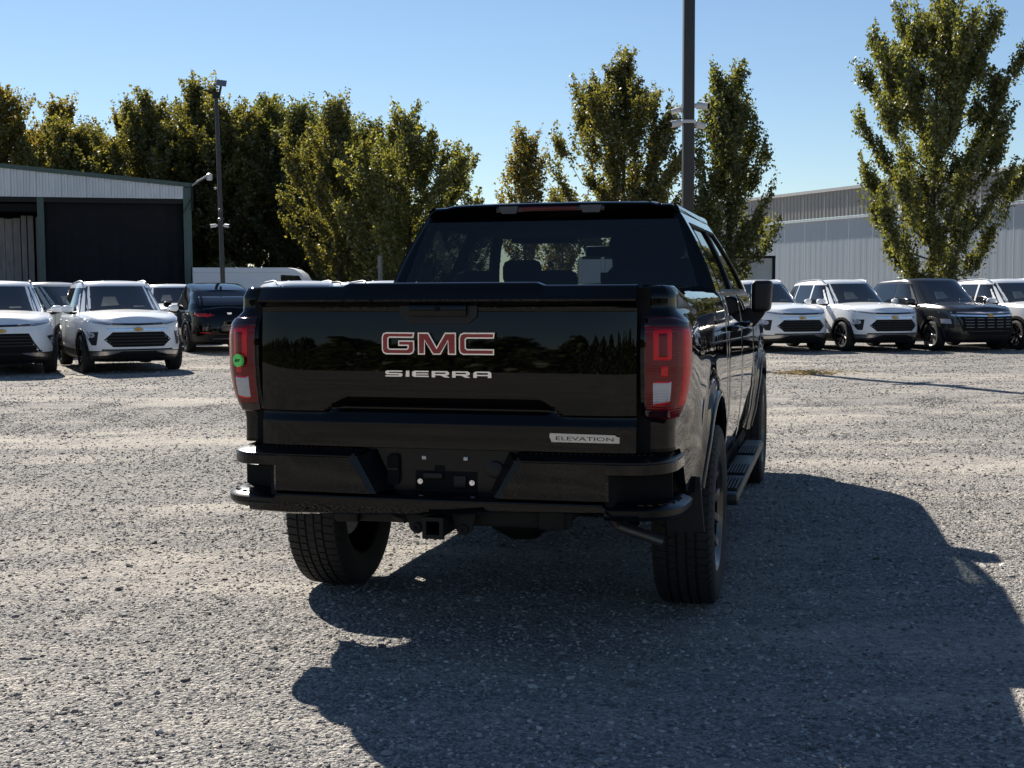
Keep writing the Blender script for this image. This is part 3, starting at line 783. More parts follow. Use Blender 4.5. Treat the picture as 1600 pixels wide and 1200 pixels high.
# --- wheels
def tyre_mesh(Rt, Wt, Rr, name="tyre", blocks=66, fine=True):
    h = Wt/2
    xs = [-h*0.80]
    def gro(c, w): return [c-w/2-0.0008, c-w/2, c+w/2, c+w/2+0.0008]
    grooves = [-0.062, -0.021, 0.021, 0.062] if fine else [-0.05, 0, 0.05]
    gw = 0.0105
    for g in grooves: xs += gro(g*Wt/0.275, gw)
    xs.append(h*0.80); xs = sorted(xs)
    ts = []
    for b in range(blocks):
        for u in (0.0, 0.80, 0.815, 0.985): ts.append((b+u)/blocks)
    P = []
    for t in ts:
        u = (t*blocks) % 1.0; row = []
        lat = u > 0.805 and u < 0.99
        def ring_pt(x, r, sh=0.0):
            a = 2*math.pi*(t+sh); return (x, r*math.cos(a), r*math.sin(a))
        side = [(-h*0.60, Rr-0.01), (-h*0.86, Rr), (-h*0.97, Rr+0.03), (-h, (Rr+Rt)/2), (-h*0.985, Rt-0.045), (-h*0.94, Rt-0.022-(0.006 if lat else 0)), (-h*0.86, Rt-0.009-(0.008 if lat else 0))]
        for x, r in side: row.append(ring_pt(x, r))
        for x in xs:
            ing = any(abs(x-g*Wt/0.275) < gw/2+0.0002 for g in grooves)
            rib = sum(1 for g in grooves if x > g*Wt/0.275)
            crown = -0.006*(x/(h*0.8))**2
            d = 0.0095 if ing else (0.007 if (lat and rib != 2) else (0.003 if lat else 0.0))
            zig = 0.25/blocks*math.sin(rib*2.3)+0.12/blocks*(x/h)*4
            row.append(ring_pt(x, Rt+crown-d, zig))
        for x, r in reversed(side): row.append(ring_pt(-x, r))
        P.append(row)
    return MB().grid(P, closed=True).mesh(name, rubber, True, 28)
def rim_mesh(Rr, Wt, name, mats, nsp=6, twin=True, dish=0.03):
    """wheel disc facing +x, centre at 0"""
    h = Wt/2; m = MB()
    m.lathe([(-h*0.8, Rr-0.012), (h*0.72, Rr-0.030), (h*0.86, Rr-0.004), (h*0.90, Rr+0.004), (h*0.86, Rr+0.012)], 'X', 48, mi=0)
    m.lathe([(h*0.25, 0.0), (h*0.25, Rr-0.03)], 'X', 32, mi=2)
    xo = h*0.80
    for k in range(nsp):
        for da in ((-0.16, 0.16) if twin else (0.0,)):
            a0, a1 = 2*math.pi*k/nsp+da*0.7, 2*math.pi*k/nsp+da*1.7
            w0, w1 = (0.020, 0.026) if twin else (0.035, 0.05)
            def q(r, a, dx, dw):
                c, s_ = math.cos(a), math.sin(a); return (dx, r*c-dw*s_, r*s_+dw*c)
            sec = []
            for r, a, w, x in ((0.05, a0, w0, xo-dish-0.005), (Rr*0.55, lerp(a0, a1, .55), lerp(w0, w1, .5), xo-dish*0.7), (Rr-0.012, a1, w1, xo)):
                sec.append([q(r, a, h*0.3, -w), q(r, a, x-0.008, -w), q(r, a, x, -w*0.7), q(r, a, x, w*0.7), q(r, a, x-0.008, w), q(r, a, h*0.3, w)])
            b = len(m.v)
            m.grid(sec[:], 0)
            for j in range(2):
                m.m[-10+j*5+2] = 1
    m.lathe([(xo-dish+0.012, 0.0), (xo-dish+0.012, 0.030), (xo-dish+0.006, 0.036), (xo-dish-0.004, 0.068), (h*0.3, 0.075)], 'X', 28, mi=0)
    for k in range(6):
        a = 2*math.pi*k/6+0.26
        m.lathe([(xo-dish+0.006, 0.0), (xo-dish+0.006, 0.009), (xo-dish-0.006, 0.010)], 'X', 8, (0, 0.055*math.cos(a), 0.055*math.sin(a)), mi=1)
    return m.mesh(name, mats, True, 30)
t_tyre = tyre_mesh(0.418, 0.275, 0.262)
t_rim = rim_mesh(0.262, 0.275, "truck_rim", [dark_alloy, dark_alloy, matte])
t_rim_d = t_rim
for (x, y) in ((0.868, 0), (-0.868, 0), (0.868, AX_F), (-0.868, AX_F)):
    w_ = empty("wheel", (x, y, 0.408), 0); w_.parent = truck
    if x < 0: w_.rotation_euler = (0, 0, math.pi)
    link_mesh("tyre", t_tyre, w_); link_mesh("rim", t_rim, w_)
    MB().lathe([(-0.04, 0.03), (-0.04, 0.17), (-0.02, 0.17), (-0.02, 0.03)], 'X', 24).build("brake_disc", steel, w_)
# ------------------------------------------------------------------ PARKED SUVS (x right, y forward, z up; origin on the ground under the middle)
sticker_m = speckle(mat("sun_faded_sticker", (0.2, 0.22, 0.21), 0.3), (0.06, 0.07, 0.07), (0.15, 0.17, 0.165), 6)
dim_metal = mat("dim_metal", (0.16, 0.16, 0.17), 0.35, 0.9)
def sgnpow(c, e): return math.copysign(abs(c)**e, c)
def outline(w, yf, yr, n=60, ex=5.0, bow=0.07):
    """closed plan outline: symmetric, index i and n-i mirror each other (starts at the front centre)"""
    pts = []
    cy, hy = (yf+yr)/2, (yf-yr)/2
    for i in range(n):
        a = math.pi/2-2*math.pi*i/n
        x = w*sgnpow(math.cos(a), 2/ex); y = cy+hy*sgnpow(math.sin(a), 2/ex)
        f = abs(x)/w
        pts.append((x, y-(bow if y > cy else -bow*0.6)*f*f*sm((abs(y-cy)/hy-0.6)/0.4)))
    return pts
def ring_body(levels, top, cap_bot=True, n=60, crown=0.03, mats_of=None):
    """levels: list of (z, w, yf, yr, ex); top: function(x,y)->z for the closing cap over the last ring"""
    m = MB(); R_ = []
    for (z, w, yf, yr, ex) in levels:
        R_.append([(x, y, z if not callable(z) else z(x, y)) for x, y in outline(w, yf, yr, n, ex)])
    for k in range(len(R_)-1):
        mi = mats_of(k) if mats_of else 0
        b = len(m.v); m.v += R_[k]+R_[k+1]
        for i in range(n):
            j = (i+1) % n; m.f.append((b+i, b+n+i, b+n+j, b+j)); m.m.append(mi)
    last = R_[-1]; rows = []
    for i in range(0, n//2+1):
        a, c = last[i], last[(n-i) % n]; row = []
        for t in np.linspace(0, 1, 13):
            x, y, z = lerp(a[0], c[0], t), lerp(a[1], c[1], t), lerp(a[2], c[2], t)
            row.append((x, y, z+crown*(1-(2*t-1)**2)*(sm(min(i, n//2-i)/4.0))))
        rows.append(row)
    m.grid(rows, mats_of(len(R_)-2) if mats_of else 0)
    if cap_bot:
        f = R_[0]; m.add(f, [tuple(range(n))], mats_of(0) if mats_of else 0)
    return m
class Proj:
    def __init__(s, mbs):
        v, f = [], []
        for m in mbs:
            me = m; b = len(v); v += [tuple(p.co) for p in me.vertices]; f += [tuple(i+b for i in p.vertices) for p in me.polygons]
        s.t = BVHTree.FromPolygons(v, f)
    def hit(s, a, b, ax):
        o, d = {'F': ((a, 6, b), (0, -1, 0)), 'B': ((a, -6, b), (0, 1, 0)), 'R': ((6, a, b), (-1, 0, 0)), 'L': ((-6, a, b), (1, 0, 0))}[ax]
        h = s.t.ray_cast(Vector(o), Vector(d))
        if h[0] is None: h = s.t.find_nearest(Vector(o)+Vector(d)*4)
        return h[0], Vector(d)
    def patch(s, A, B, ax, off=0.006, nu=12, nv=4, rim=0.02):
        def al(pl, t):
            q = np.linspace(0, 1, len(pl)); return np.interp(t, q, [p[0] for p in pl]), np.interp(t, q, [p[1] for p in pl])
        us = sorted(set(list(np.linspace(0, 1, nu+1))+list(np.linspace(0, 1, len(A)))+list(np.linspace(0, 1, len(B)))))
        P = []
        for u in us:
            a, b = al(A, u), al(B, u); row = []
            for k in range(nv+1):
                p, d = s.hit(lerp(a[0], b[0], k/nv), lerp(a[1], b[1], k/nv), ax); row.append(p-d*off)
            row = [row[0]+d*rim]+row+[row[-1]+d*rim]; P.append(row)
        P = [[q+d*rim for q in P[0]]]+P+[[q+d*rim for q in P[-1]]]
        return MB().grid([[tuple(q) for q in r] for r in P])
def mirx(A): return [(-a, b) for a, b in A]

s_tyre = tyre_mesh(0.345, 0.225, 0.232, "suv_tyre", 36, False)
s_rim = rim_mesh(0.232, 0.225, "suv_rim", [dark_alloy, satin, matte], 5, True)
s_rim2 = rim_mesh(0.232, 0.225, "suv_rim_silver", [satin, satin, matte], 6, False)
s_rim3 = rim_mesh(0.232, 0.225, "suv_rim_black", [dark_alloy, dark_alloy, matte], 5, True)

def cut_arches(me, cs, r, dark_index):
    o = bpy.data.objects.new("tmp_body", me); COL.objects.link(o)
    cm = MB()
    for (y, s) in cs:
        c = MB(); ring = [(y+r*math.cos(a), 0.345+r*math.sin(a)) for a in np.linspace(0, 2*math.pi, 41)[:-1]]
        x0, x1 = (0.52, 1.3) if s > 0 else (-1.3, -0.52)
        cm.prism(ring, x0, x1, plane='YZ', mi=0)
    c_me = cm.mesh("tmp_cut", matte, False)
    co = bpy.data.objects.new("tmp_cut", c_me); COL.objects.link(co)
    md = o.modifiers.new("b", 'BOOLEAN'); md.operation = 'DIFFERENCE'; md.object = co; md.solver = 'EXACT'
    out = bpy.data.meshes.new_from_object(o.evaluated_get(bpy.context.evaluated_depsgraph_get()))
    bpy.data.objects.remove(o); bpy.data.objects.remove(co)
    for p in out.polygons:
        c = p.center
        for (y, s) in cs:
            if (c.y-y)**2+(c.z-0.345)**2 < (r*1.004)**2 and abs(c.x) < 0.95 and c.z > 0.1 and c.x*s > 0.4:
                if abs(abs(c.x)-0.52) < 0.01 or abs(math.hypot(c.y-y, c.z-0.345)-r) < 0.012: p.material_index = dark_index
    return out

def suv(style, paint, loc, phi, label, group, rim=None, towards=True):
    Lh = {'small': 2.205, 'mid': 2.33, 'sport': 2.40, 'coupe': 2.30}[style]
    W = {'small': 0.905, 'mid': 0.95, 'sport': 0.97, 'coupe': 0.91}[style]
    H = {'small': 1.655, 'mid': 1.675, 'sport': 1.66, 'coupe': 1.655}[style]
    wb = {'small': 1.32, 'mid': 1.365, 'sport': 1.43, 'coupe': 1.35}[style]
    root = empty("parked_suv", (loc[0], loc[1], 0), math.pi+math.radians(phi) if towards else math.radians(phi))
    tag(root, label, "suv", group)
    F, B = Lh, -Lh
    zt = lambda x, y: interp(y, [B, B+0.35, -0.3, F-1.35, F-0.55, F-0.16], [1.02, 1.04, 1.00, 1.075, 1.025, 0.945])
    zt2 = lambda x, y: zt(x, y)-0.055
    lv = [(0.20, W*0.86, F-0.16, B+0.14, 4.4), (0.27, W*0.955, F-0.06, B+0.05, 4.4), (0.40, W*0.99, F-0.012, B+0.01, 4.4), (0.52, W*1.0, F, B, 4.4),
          (0.66, W*0.992, F-0.008, B+0.012, 4.4), (0.78, W*0.985, F-0.022, B+0.03, 4.4), (0.86, W*0.985, F-0.040, B+0.05, 4.4), (zt2, W*0.972, F-0.085, B+0.085, 4.6), (zt, W*0.915, F-0.16, B+0.13, 4.8)]
    bm_ = ring_body(lv, None, True, 72, 0.055, lambda k: 1 if k < 2 else 0)
    body_full = bm_.mesh("suv_body", [paint, plastic, matte], True, 40)
    pj = Proj([body_full])
    body = cut_arches(body_full, [(wb, 1), (wb, -1), (-wb, 1), (-wb, -1)], 0.385, 2)
    body.polygons.foreach_set("use_smooth", [True]*len(body.polygons)); body.set_sharp_from_angle(angle=math.radians(35))
    link_mesh("body", body, root)
    # cabin
    rake = {'small': 0.55, 'mid': 0.40, 'sport': 0.40, 'coupe': 0.12}[style]
    base = F-1.32
    rb = B+0.20
    def hf(t): return lerp(base+0.03, base-0.84, t**0.93)
    def hr(t): return lerp(rb, rb+{'small': 0.30, 'mid': 0.42, 'sport': 0.46, 'coupe': 0.62}[style], t**1.4)
    rf = H-0.035
    def wz(t): return W*lerp(0.93, 0.715, t**1.15)
    drop = (lambda x, y: rf+0.012-(0.21 if style == "coupe" else 0.05)*max(0, (-0.3-y)/1.2)**1.3-0.02*max(0, (y-0.2)/0.8))
    lv2 = []
    for t in (0.0, 0.2, 0.4, 0.6, 0.8, 0.93, 1.0):
        z = lerp(0.985, rf, t); lv2.append(((lambda x, y, z=z, t=t: z-t**2*(rf+0.012-drop(x, y)) if y < -0.3 else z), wz(t), hf(t), hr(t), 5))
    drop = (lambda x, y: rf+0.012-(0.21 if style == "coupe" else 0.05)*max(0, (-0.3-y)/1.2)**1.3-0.02*max(0, (y-0.2)/0.8))
    lv2.append(((lambda x, y: drop(x, y)+0.012), wz(1.0)-0.055, hf(1.0)-0.10, hr(1.0)+0.09, 5.5))
    roofpaint = paint
    cmb = ring_body(lv2, None, False, 72, 0.022)
    cab_me = cmb.mesh("suv_cabin", [paint], True, 50)
    link_mesh("cabin", cab_me, root)
    pc = Proj([cab_me])
    zb_, ztp = 1.075, H-0.125
    zrt = ztp-(0.20 if style == 'coupe' else 0.0)
    tw = lambda z: (z-0.985)/(rf-0.985)
    # windscreen, rear screen
    pc.patch([(-wz(tw(1.09))*0.955, 1.085), (wz(tw(1.09))*0.955, 1.085)], [(-wz(tw(ztp))*0.945, ztp+0.03), (wz(tw(ztp))*0.945, ztp+0.03)], 'F', 0.005, 14, 6).build("windscreen", car_glass_l, root)
    pc.patch([(-wz(tw(1.12))*0.90, 1.12), (wz(tw(1.12))*0.90, 1.12)], [(-wz(tw(zrt))*0.92, zrt), (wz(tw(zrt))*0.92, zrt)], 'B', 0.005, 14, 6).build("rear_screen", car_glass, root)
    pc.patch([(0.05, 1.20), (0.38, 1.18)], [(0.08, 1.36), (0.30, 1.36)], 'F', 0.008, 3, 3, 0.004).build("window_sticker", sticker_m, root)
    pc.patch([(-0.42, 1.16), (-0.20, 1.16)], [(-0.42, 1.19), (-0.22, 1.19)], 'F', 0.008, 3, 2, 0.004).build("window_sticker", sticker_m, root)
    for s, ax in ((1, 'R'), (-1, 'L')):
        y1, y2 = base-0.20, rb+0.30
        fr = lambda z: hf(tw(z))-0.11
        mid = lerp(y1, y2, 0.46)
        yq = rb+0.78
        pc.patch([(mid+0.04, zb_), (fr(zb_), zb_)], [(mid+0.04, ztp), (fr(ztp)-0.02, ztp)], ax, 0.004, 6, 5).build("front_window", car_glass, root)
        pc.patch([(yq, zb_), (mid-0.04, zb_)], [(yq+0.05, (ztp+zrt)/2), (mid-0.04, ztp-(0.02 if style == 'coupe' else 0))], ax, 0.004, 6, 5).build("rear_window", car_glass, root)
        pc.patch([(rb+0.38, zb_+0.11), (yq-0.05, zb_+0.02)], [(hr(tw(ztp))+0.20, zrt-0.02), (yq, (ztp+zrt)/2)], ax, 0.004, 6, 5).build("quarter_window", car_glass, root)
        # doors: shut lines and handles
        for y in (y1-0.10+0.36, mid, yq-0.12):
            pj.patch([(y-0.004, 0.42), (y+0.004, 0.42)], [(y-0.004, 0.97), (y+0.004, 0.97)], ax, 0.0015, 1, 8, 0.01).build("door_seam", matte, root)
        for y in (mid+0.10, yq-0.02):
            p, d = pj.hit(y, 0.90, ax)
            MB().box(p.x-0.02, p.x+0.02, y, y+0.17, 0.885, 0.912, bev=0.008).build("door_handle", paint, root)
        # cladding: arch rings and sill
        for y in (wb, -wb):
            P = []
            for k in range(29):
                a = math.radians(lerp(-18, 198, k/28)); row = []
                for r, o in ((0.378, -0.05), (0.378, 0.010), (0.384, 0.016), (0.442, 0.012), (0.448, 0.0), (0.448, -0.03)):
                    yy, zz = y+r*math.cos(a), 0.345+r*math.sin(a)
                    p, d = pj.hit(yy, max(zz, 0.22), ax); row.append((p.x+s*o, yy, zz))
                P.append(row)
            MB().grid(P).build("wheel_arch", plastic, root, angle=40)
        # mirror
        P = []
        for i in range(17):
            la = -math.pi/2+math.pi*i/16; row = []
            for j in range(25):
                lo_ = 2*math.pi*j/24
                px_ = sgnpow(math.cos(la), 0.75)*sgnpow(math.cos(lo_), 0.7); py_ = sgnpow(math.cos(la), 0.75)*sgnpow(math.sin(lo_), 0.7); pz_ = sgnpow(math.sin(la), 0.8)
                row.append((s*(W+0.07+px_*0.105), base-0.36+py_*0.06-0.03*px_, 1.135+pz_*(0.064+0.012*px_)))
            P.append(row)
        mo = MB().grid(P).build("door_mirror", paint if style != 'coupe' else plastic, root, angle=50)
        MB().tube([(s*(W-0.10), base-0.34, 1.06), (s*(W+0.02), base-0.36, 1.06), (s*(W+0.13), base-0.37, 1.085)], [0.03, 0.028, 0.020], 8).build("mirror_base", plastic, mo)
        if style != 'coupe' and style != 'mid':
            rr = []
            for t in np.linspace(0, 1, 12):
                y = lerp(hr(1.0)+0.20, hf(1.0)-0.18, t); rr.append((s*(wz(1.0)-0.055), y, drop(0, y)+0.004+0.030*min(1, 5*min(t, 1-t))))
            MB().tube(rr, 0.016, 8).build("roof_rail", satin if style == 'small' else plastic, root)
    # antenna fin
    yy = hr(1.0)+0.28
    MB().prism([(yy-0.09, drop(0, yy)+0.02), (yy+0.09, drop(0, yy)+0.02), (yy-0.06, drop(0, yy)+0.095), (yy-0.085, drop(0, yy)+0.09)], -0.022, 0.022, plane='YZ').build("antenna_fin", paint, root, angle=30)
    # wipers
    for x0, x1 in ((-0.55, 0.02), (0.05, 0.60)):
        a, d = pc.hit(x0, 1.10, 'F'); b, d = pc.hit(x1, 1.13, 'F')
        MB().tube([a+Vector((0, 0.012, 0)), b+Vector((0, 0.012, 0))], 0.008, 5).build("wiper", matte, root)
    # front details
    if style in ('small', 'sport', 'coupe'):
        k = W/0.905
        lo = [(-.83*k, .918), (-.5*k, .862), (0, .850), (.5*k, .862), (.83*k, .918)]; up = [(-.83*k, .936), (-.5*k, .900), (0, .890), (.5*k, .900), (.83*k, .936)]
        pj.patch(lo, up, 'F', 0.006, 24, 3).build("light_bar", dark_alloy, root)
        for s in (1, -1):
            A = [(s*.44*k, .868), (s*.80*k, .916)]; Bp = [(s*.44*k, .886), (s*.80*k, .930)]
            pj.patch(A, Bp, 'F', 0.010, 8, 1).build("headlight", clear_lens, root)
        A = [(-.44*k, .47), (-.585*k, .60), (-.44*k, .735)] if style != 'sport' else [(-.62*k, .40), (-.50*k, .58), (-.42*k, .735)]
        gr = pj.patch(A, mirx(A), 'F', 0.004, 10, 14).build("grille", matte, root)
        for z in (0.52, 0.575, 0.63, 0.685):
            w_ = interp(z, [.47, .60, .735], [.43, .56, .43])*k if style != 'sport' else interp(z, [.40, .58, .735], [.6, .49, .41])*k
            pj.patch([(-w_, z-.010), (w_, z-.010)], [(-w_, z+.010), (w_, z+.010)], 'F', 0.012, 12, 1).build("grille_bar", plastic, gr)
        pj.patch([(-.50*k, .765), (.50*k, .765)], [(-.54*k, .800), (.54*k, .800)], 'F', 0.010, 14, 2).build("grille_trim", chrome if style == 'small' else paint, root)
        for s in (1, -1):
            if style == 'sport': A, Bp = [(s*.90, .40), (s*.84, .56), (s*.76, .68)], [(s*.935, .42), (s*.93, .58), (s*.88, .70)]
            else: A, Bp = [(s*.70*k, .50), (s*.665*k, .74)], [(s*.765*k, .50), (s*.855*k, .735)]
            pd = pj.patch(A, Bp, 'F', 0.006, 6, 4).build("lamp_pod", plastic, root)
            cx, cz_ = (s*.765*k, .680) if style != 'sport' else (s*.865, .60)
            ring = [pj.hit(cx+0.046*math.cos(a), cz_+0.046*math.sin(a), 'F')[0]+Vector((0, 0.016, 0)) for a in np.linspace(0, 2*math.pi, 17)[:-1]]
            mbd = MB(); ctr = pj.hit(cx, cz_, 'F')[0]+Vector((0, 0.024, 0))
            mbd.add(ring+[ctr], [(i, (i+1) % 16, 16) for i in range(16)]); mbd.build("lamp_lens", clear_lens, pd)
            inner = [ctr+Vector((0.02*math.cos(a), 0.003, 0.02*math.sin(a))) for a in np.linspace(0, 2*math.pi, 11)[:-1]]
            MB().add(inner, [tuple(range(10))]).build("lamp_bulb", dark_alloy, pd, smooth=False)
            A = [(s*.30*k, .392), (s*.55*k, .392), (s*.80*k, .375)]; Bp = [(s*.34*k, .372), (s*.50*k, .33), (s*.80*k, .30)]
            pj.patch(A, Bp, 'F', 0.012, 10, 2).build("skid_plate", satin, root)
        pj.patch([(-.50*k, .25), (.50*k, .25)], [(-.52*k, .35), (.52*k, .35)], 'F', 0.004, 10, 3).build("lower_intake", matte, root)
        pj.patch([(-.62*k, .405), (.62*k, .405)], [(-.62*k, .432), (.62*k, .432)], 'F', 0.006, 14, 1).build("intake_slot", matte, root)
        ez = 0.785
    else:
        k = W/0.905
        pj.patch([(-.60*k, .47), (.60*k, .47)], [(-.70*k, .84), (.70*k, .84)], 'F', 0.004, 18, 8).build("grille", matte, root)
        gr = root
        for r_, z in enumerate((0.555, 0.620, 0.685, 0.750)):
            for c in range(-2, 3):
                x0 = c*0.235*k
                pj.patch([(x0-.085, z-.007), (x0+.085, z-.007)], [(x0-.092, z+.007), (x0+.092, z+.007)], 'F', 0.014, 4, 1).build("grille_bar", dim_metal, root)
        pj.patch([(-.72*k, .805), (0, .79), (.72*k, .805)], [(-.76*k, .842), (0, .828), (.76*k, .842)], 'F', 0.014, 18, 1).build("grille_trim", chrome, root)
        pj.patch([(-.84*k, .878), (0, .862), (.84*k, .878)], [(-.84*k, .905), (0, .895), (.84*k, .905)], 'F', 0.008, 18, 1).build("light_bar", clear_lens, root)
        for s in (1, -1):
            pd = pj.patch([(s*.72*k, .54), (s*.73*k, .76)], [(s*.90*k, .56), (s*.89*k, .76)], 'F', 0.006, 6, 4).build("lamp_pod", plastic, root)
            pj.patch([(s*.75*k, .63), (s*.76*k, .74)], [(s*.87*k, .64), (s*.87*k, .74)], 'F', 0.016, 4, 3).build("lamp_lens", clear_lens, pd)
        pj.patch([(-.70*k, .29), (.70*k, .29)], [(-.80*k, .36), (.80*k, .36)], 'F', 0.010, 14, 2).build("skid_plate", plastic, root)
        pj.patch([(-.55*k, .38), (.55*k, .38)], [(-.60*k, .46), (.60*k, .46)], 'F', 0.004, 12, 2).build("lower_intake", matte, root)
        ez = 0.818
    # bow shaped emblem
    p, d = pj.hit(0, ez, 'F')
    bow = [(-.085, -.022), (-.070, .018), (-.028, .018), (-.028, .034), (.034, .034), (.034, .018), (.085, .018), (.070, -.022), (.028, -.022), (.028, -.036), (-.034, -.036), (-.034, -.022)]
    MB().prism([(a, ez+b) for a, b in bow], p.y-0.01, p.y+0.022).build("emblem", gold if style != 'coupe' else chrome, root, angle=30)
    # rear details
    for s in (1, -1):
        tlm = pj.patch([(s*W*.42, .865), (s*W*.78, .845)], [(s*W*.38, .905), (s*W*.78, .925)], 'B', 0.020, 14, 2, 0.03).build("tail_light", red_lens, root)
        pj.patch([(s*W*.50, .877), (s*W*.75, .868)], [(s*W*.50, .892), (s*W*.75, .888)], 'B', 0.027, 14, 1, 0.03).build("tail_light_strip", red_bright, tlm)
        pj.patch([(s*W*.50, .47), (s*W*.74, .475)], [(s*W*.50, .488), (s*W*.74, .494)], 'B', 0.016, 10, 1, 0.03).build("reflector", red_bright, root)
        if style == 'coupe':
            ring = (0.0,)
            side = 'R' if s > 0 else 'L'
            pj.patch([(B+0.10, .845), (B+0.42, .90)], [(B+0.10, .935), (B+0.36, .93)], side, 0.006, 6, 2).build("tail_light_side", red_bright, root)
    pj.patch([(-W*.45, .60), (W*.45, .60)], [(-W*.42, .75), (W*.42, .75)], 'B', -0.004, 8, 3, 0.0).build("plate_panel", plastic, root)
    pj.patch([(-W*.80, .30), (W*.80, .30)], [(-W*.60, .405), (W*.60, .405)], 'B', 0.010, 14, 2).build("rear_valance", plastic, root)
    pj.patch([(-W*.45, .33), (W*.45, .33)], [(-W*.45, .345), (W*.45, .345)], 'B', 0.014, 14, 1).build("valance_trim", satin, root)
    if style == 'coupe':
        p, d = pj.hit(0, 0.93, 'B')
        for k_ in (-1, 0, 1):
            sh = [(k_*.034-.013, .950), (k_*.034+.013, .950), (k_*.034+.011, .918), (k_*.034, .902), (k_*.034-.011, .918)]
            MB().prism(sh, p.y-0.014, p.y+0.01).build("rear_emblem", satin, root, smooth=False)
    for (x, y) in ((W-0.125, wb), (-(W-0.125), wb), (W-0.125, -wb), (-(W-0.125), -wb)):
        w_ = empty("wheel", (x, y, 0.338), 0 if x > 0 else math.pi); w_.parent = root
        link_mesh("tyre", s_tyre, w_); link_mesh("rim", rim or s_rim, w_)
    return root
def copy_suv(src, loc, phi, label, group, towards=True, paint=None):
    c = copy_tree(src); c.location = (loc[0], loc[1], 0)
    c.rotation_euler = (0, 0, math.pi+math.radians(phi) if towards else math.radians(phi))
    c["label"] = label; c["group"] = group
    return c
GL, GR, GB = "suvs parked at the left of the lot", "suvs parked in a row at the right", "suvs parked in the middle distance"
a1 = suv('small', white_paint, (-7.66, 24.6), 27, "white suv with silver skid plate parked in front of the dark shed opening", GL)
d1 = suv('sport', white_paint, (-9.80, 24.1), 24, "white suv cut off by the left edge, with a wide dark lower grille", GL, s_rim3)
c1 = suv('coupe', black_paint, (-7.57, 32.0), 24, "glossy black suv seen from behind, parked beside the white suv near the tall light pole", GL, s_rim3, towards=False)
q1 = suv('mid', dark_paint, (10.30, 31.0), 14, "charcoal suv with chrome dashed grille parked between two white suvs", GR, s_rim2)
copy_suv(a1, (8.18, 30.93), 14, "white suv parked directly left of the charcoal suv with nothing in front of it", GR)
copy_suv(a1, (6.08, 30.93), 14, "white suv half hidden behind the black truck's door mirror", GR)
copy_suv(a1, (12.33, 31.2), 14, "white suv cut off by the right edge, parked right of the charcoal suv", GR)
copy_suv(a1, (9.6, 37.5), 14, "white suv standing behind the charcoal suv, only its roof showing above it", GB)
silver_src = suv('mid', silver_paint, (-10.7, 29.8), 60, "silver suv squeezed between the two white suvs at the left", GL, s_rim2)
copy_suv(silver_src, (-12.0, 34.2), 22, "silver suv farthest back at the left, in front of the shed's slatted bay", GB)
copy_suv(d1, (-9.9, 37.0), 20, "white suv whose roof shows between the white and the black suv at the left", GB)
copy_suv(a1, (-4.30, 26.6), 24, "white suv behind the tailgate, leftmost of the three roofs beside the rear window", GB)
copy_suv(d1, (-3.55, 31.0), 24, "white suv behind the tailgate, middle one of the three roofs beside the rear window", GB)
copy_suv(a1, (-2.55, 27.6), 24, "white suv behind the tailgate, nearest of the three roofs to the rear window", GB)
# ------------------------------------------------------------------ GROUND
gm = mat("gravel_ground", (0.30, 0.28, 0.26), 0.95, 0, 0.15)
v = pos(gm)
big = noise(gm, pos(gm, (0.28, 1.0, 1)), 0.55, 5, 0.68)
mid = noise(gm, pos(gm, (0.3, 1.2, 1)), 2.2, 5, 0.65)
dust = ramp(gm, math_(gm, 'ADD', math_(gm, 'MULTIPLY', big, 0.62), math_(gm, 'MULTIPLY', mid, 0.38)), [(0.47, (0, 0, 0)), (0.62, (0.92,)*3)]).outputs[0]
vo = N(gm, "ShaderNodeTexVoronoi"); vo.inputs["Scale"].default_value = 58; L(gm, v, vo.inputs["Vector"])
vo2 = N(gm, "ShaderNodeTexVoronoi"); vo2.inputs["Scale"].default_value = 130; L(gm, v, vo2.inputs["Vector"])
sepc = N(gm, "ShaderNodeSeparateColor"); L(gm, vo.outputs["Color"], sepc.inputs[0])
sep2 = N(gm, "ShaderNodeSeparateColor"); L(gm, vo2.outputs["Color"], sep2.inputs[0])
st_a = ramp(gm, sepc.outputs[0], [(0.0, (0.07, 0.07, 0.075)), (0.35, (0.19, 0.186, 0.185)), (0.7, (0.30, 0.288, 0.275)), (1.0, (0.50, 0.47, 0.43))]).outputs[0]
st_b = ramp(gm, sep2.outputs[0], [(0.0, (0.08, 0.08, 0.083)), (0.5, (0.22, 0.212, 0.205)), (1.0, (0.44, 0.41, 0.375))]).outputs[0]
stones = mixrgb(gm, 0.5, st_a, st_b)
sand = mixrgb(gm, noise(gm, v, 130, 2), (0.40, 0.362, 0.305), (0.54, 0.49, 0.42))
cover = math_(gm, 'MULTIPLY', dust, ramp(gm, noise(gm, v, 30, 4, 0.7), [(0.30, (0.15,)*3), (0.62, (1,)*3)]).outputs[0])
L(gm, mixrgb(gm, cover, stones, sand), bsdf(gm).inputs["Base Color"])
hgt = math_(gm, 'ADD', math_(gm, 'MULTIPLY', vo.outputs["Distance"], -1.2), math_(gm, 'MULTIPLY', vo2.outputs["Distance"], -0.6))
hgt = math_(gm, 'MULTIPLY', hgt, math_(gm, 'SUBTRACT', 1.0, math_(gm, 'MULTIPLY', cover, 0.75)))
bump(gm, hgt, 1.0, 0.014)

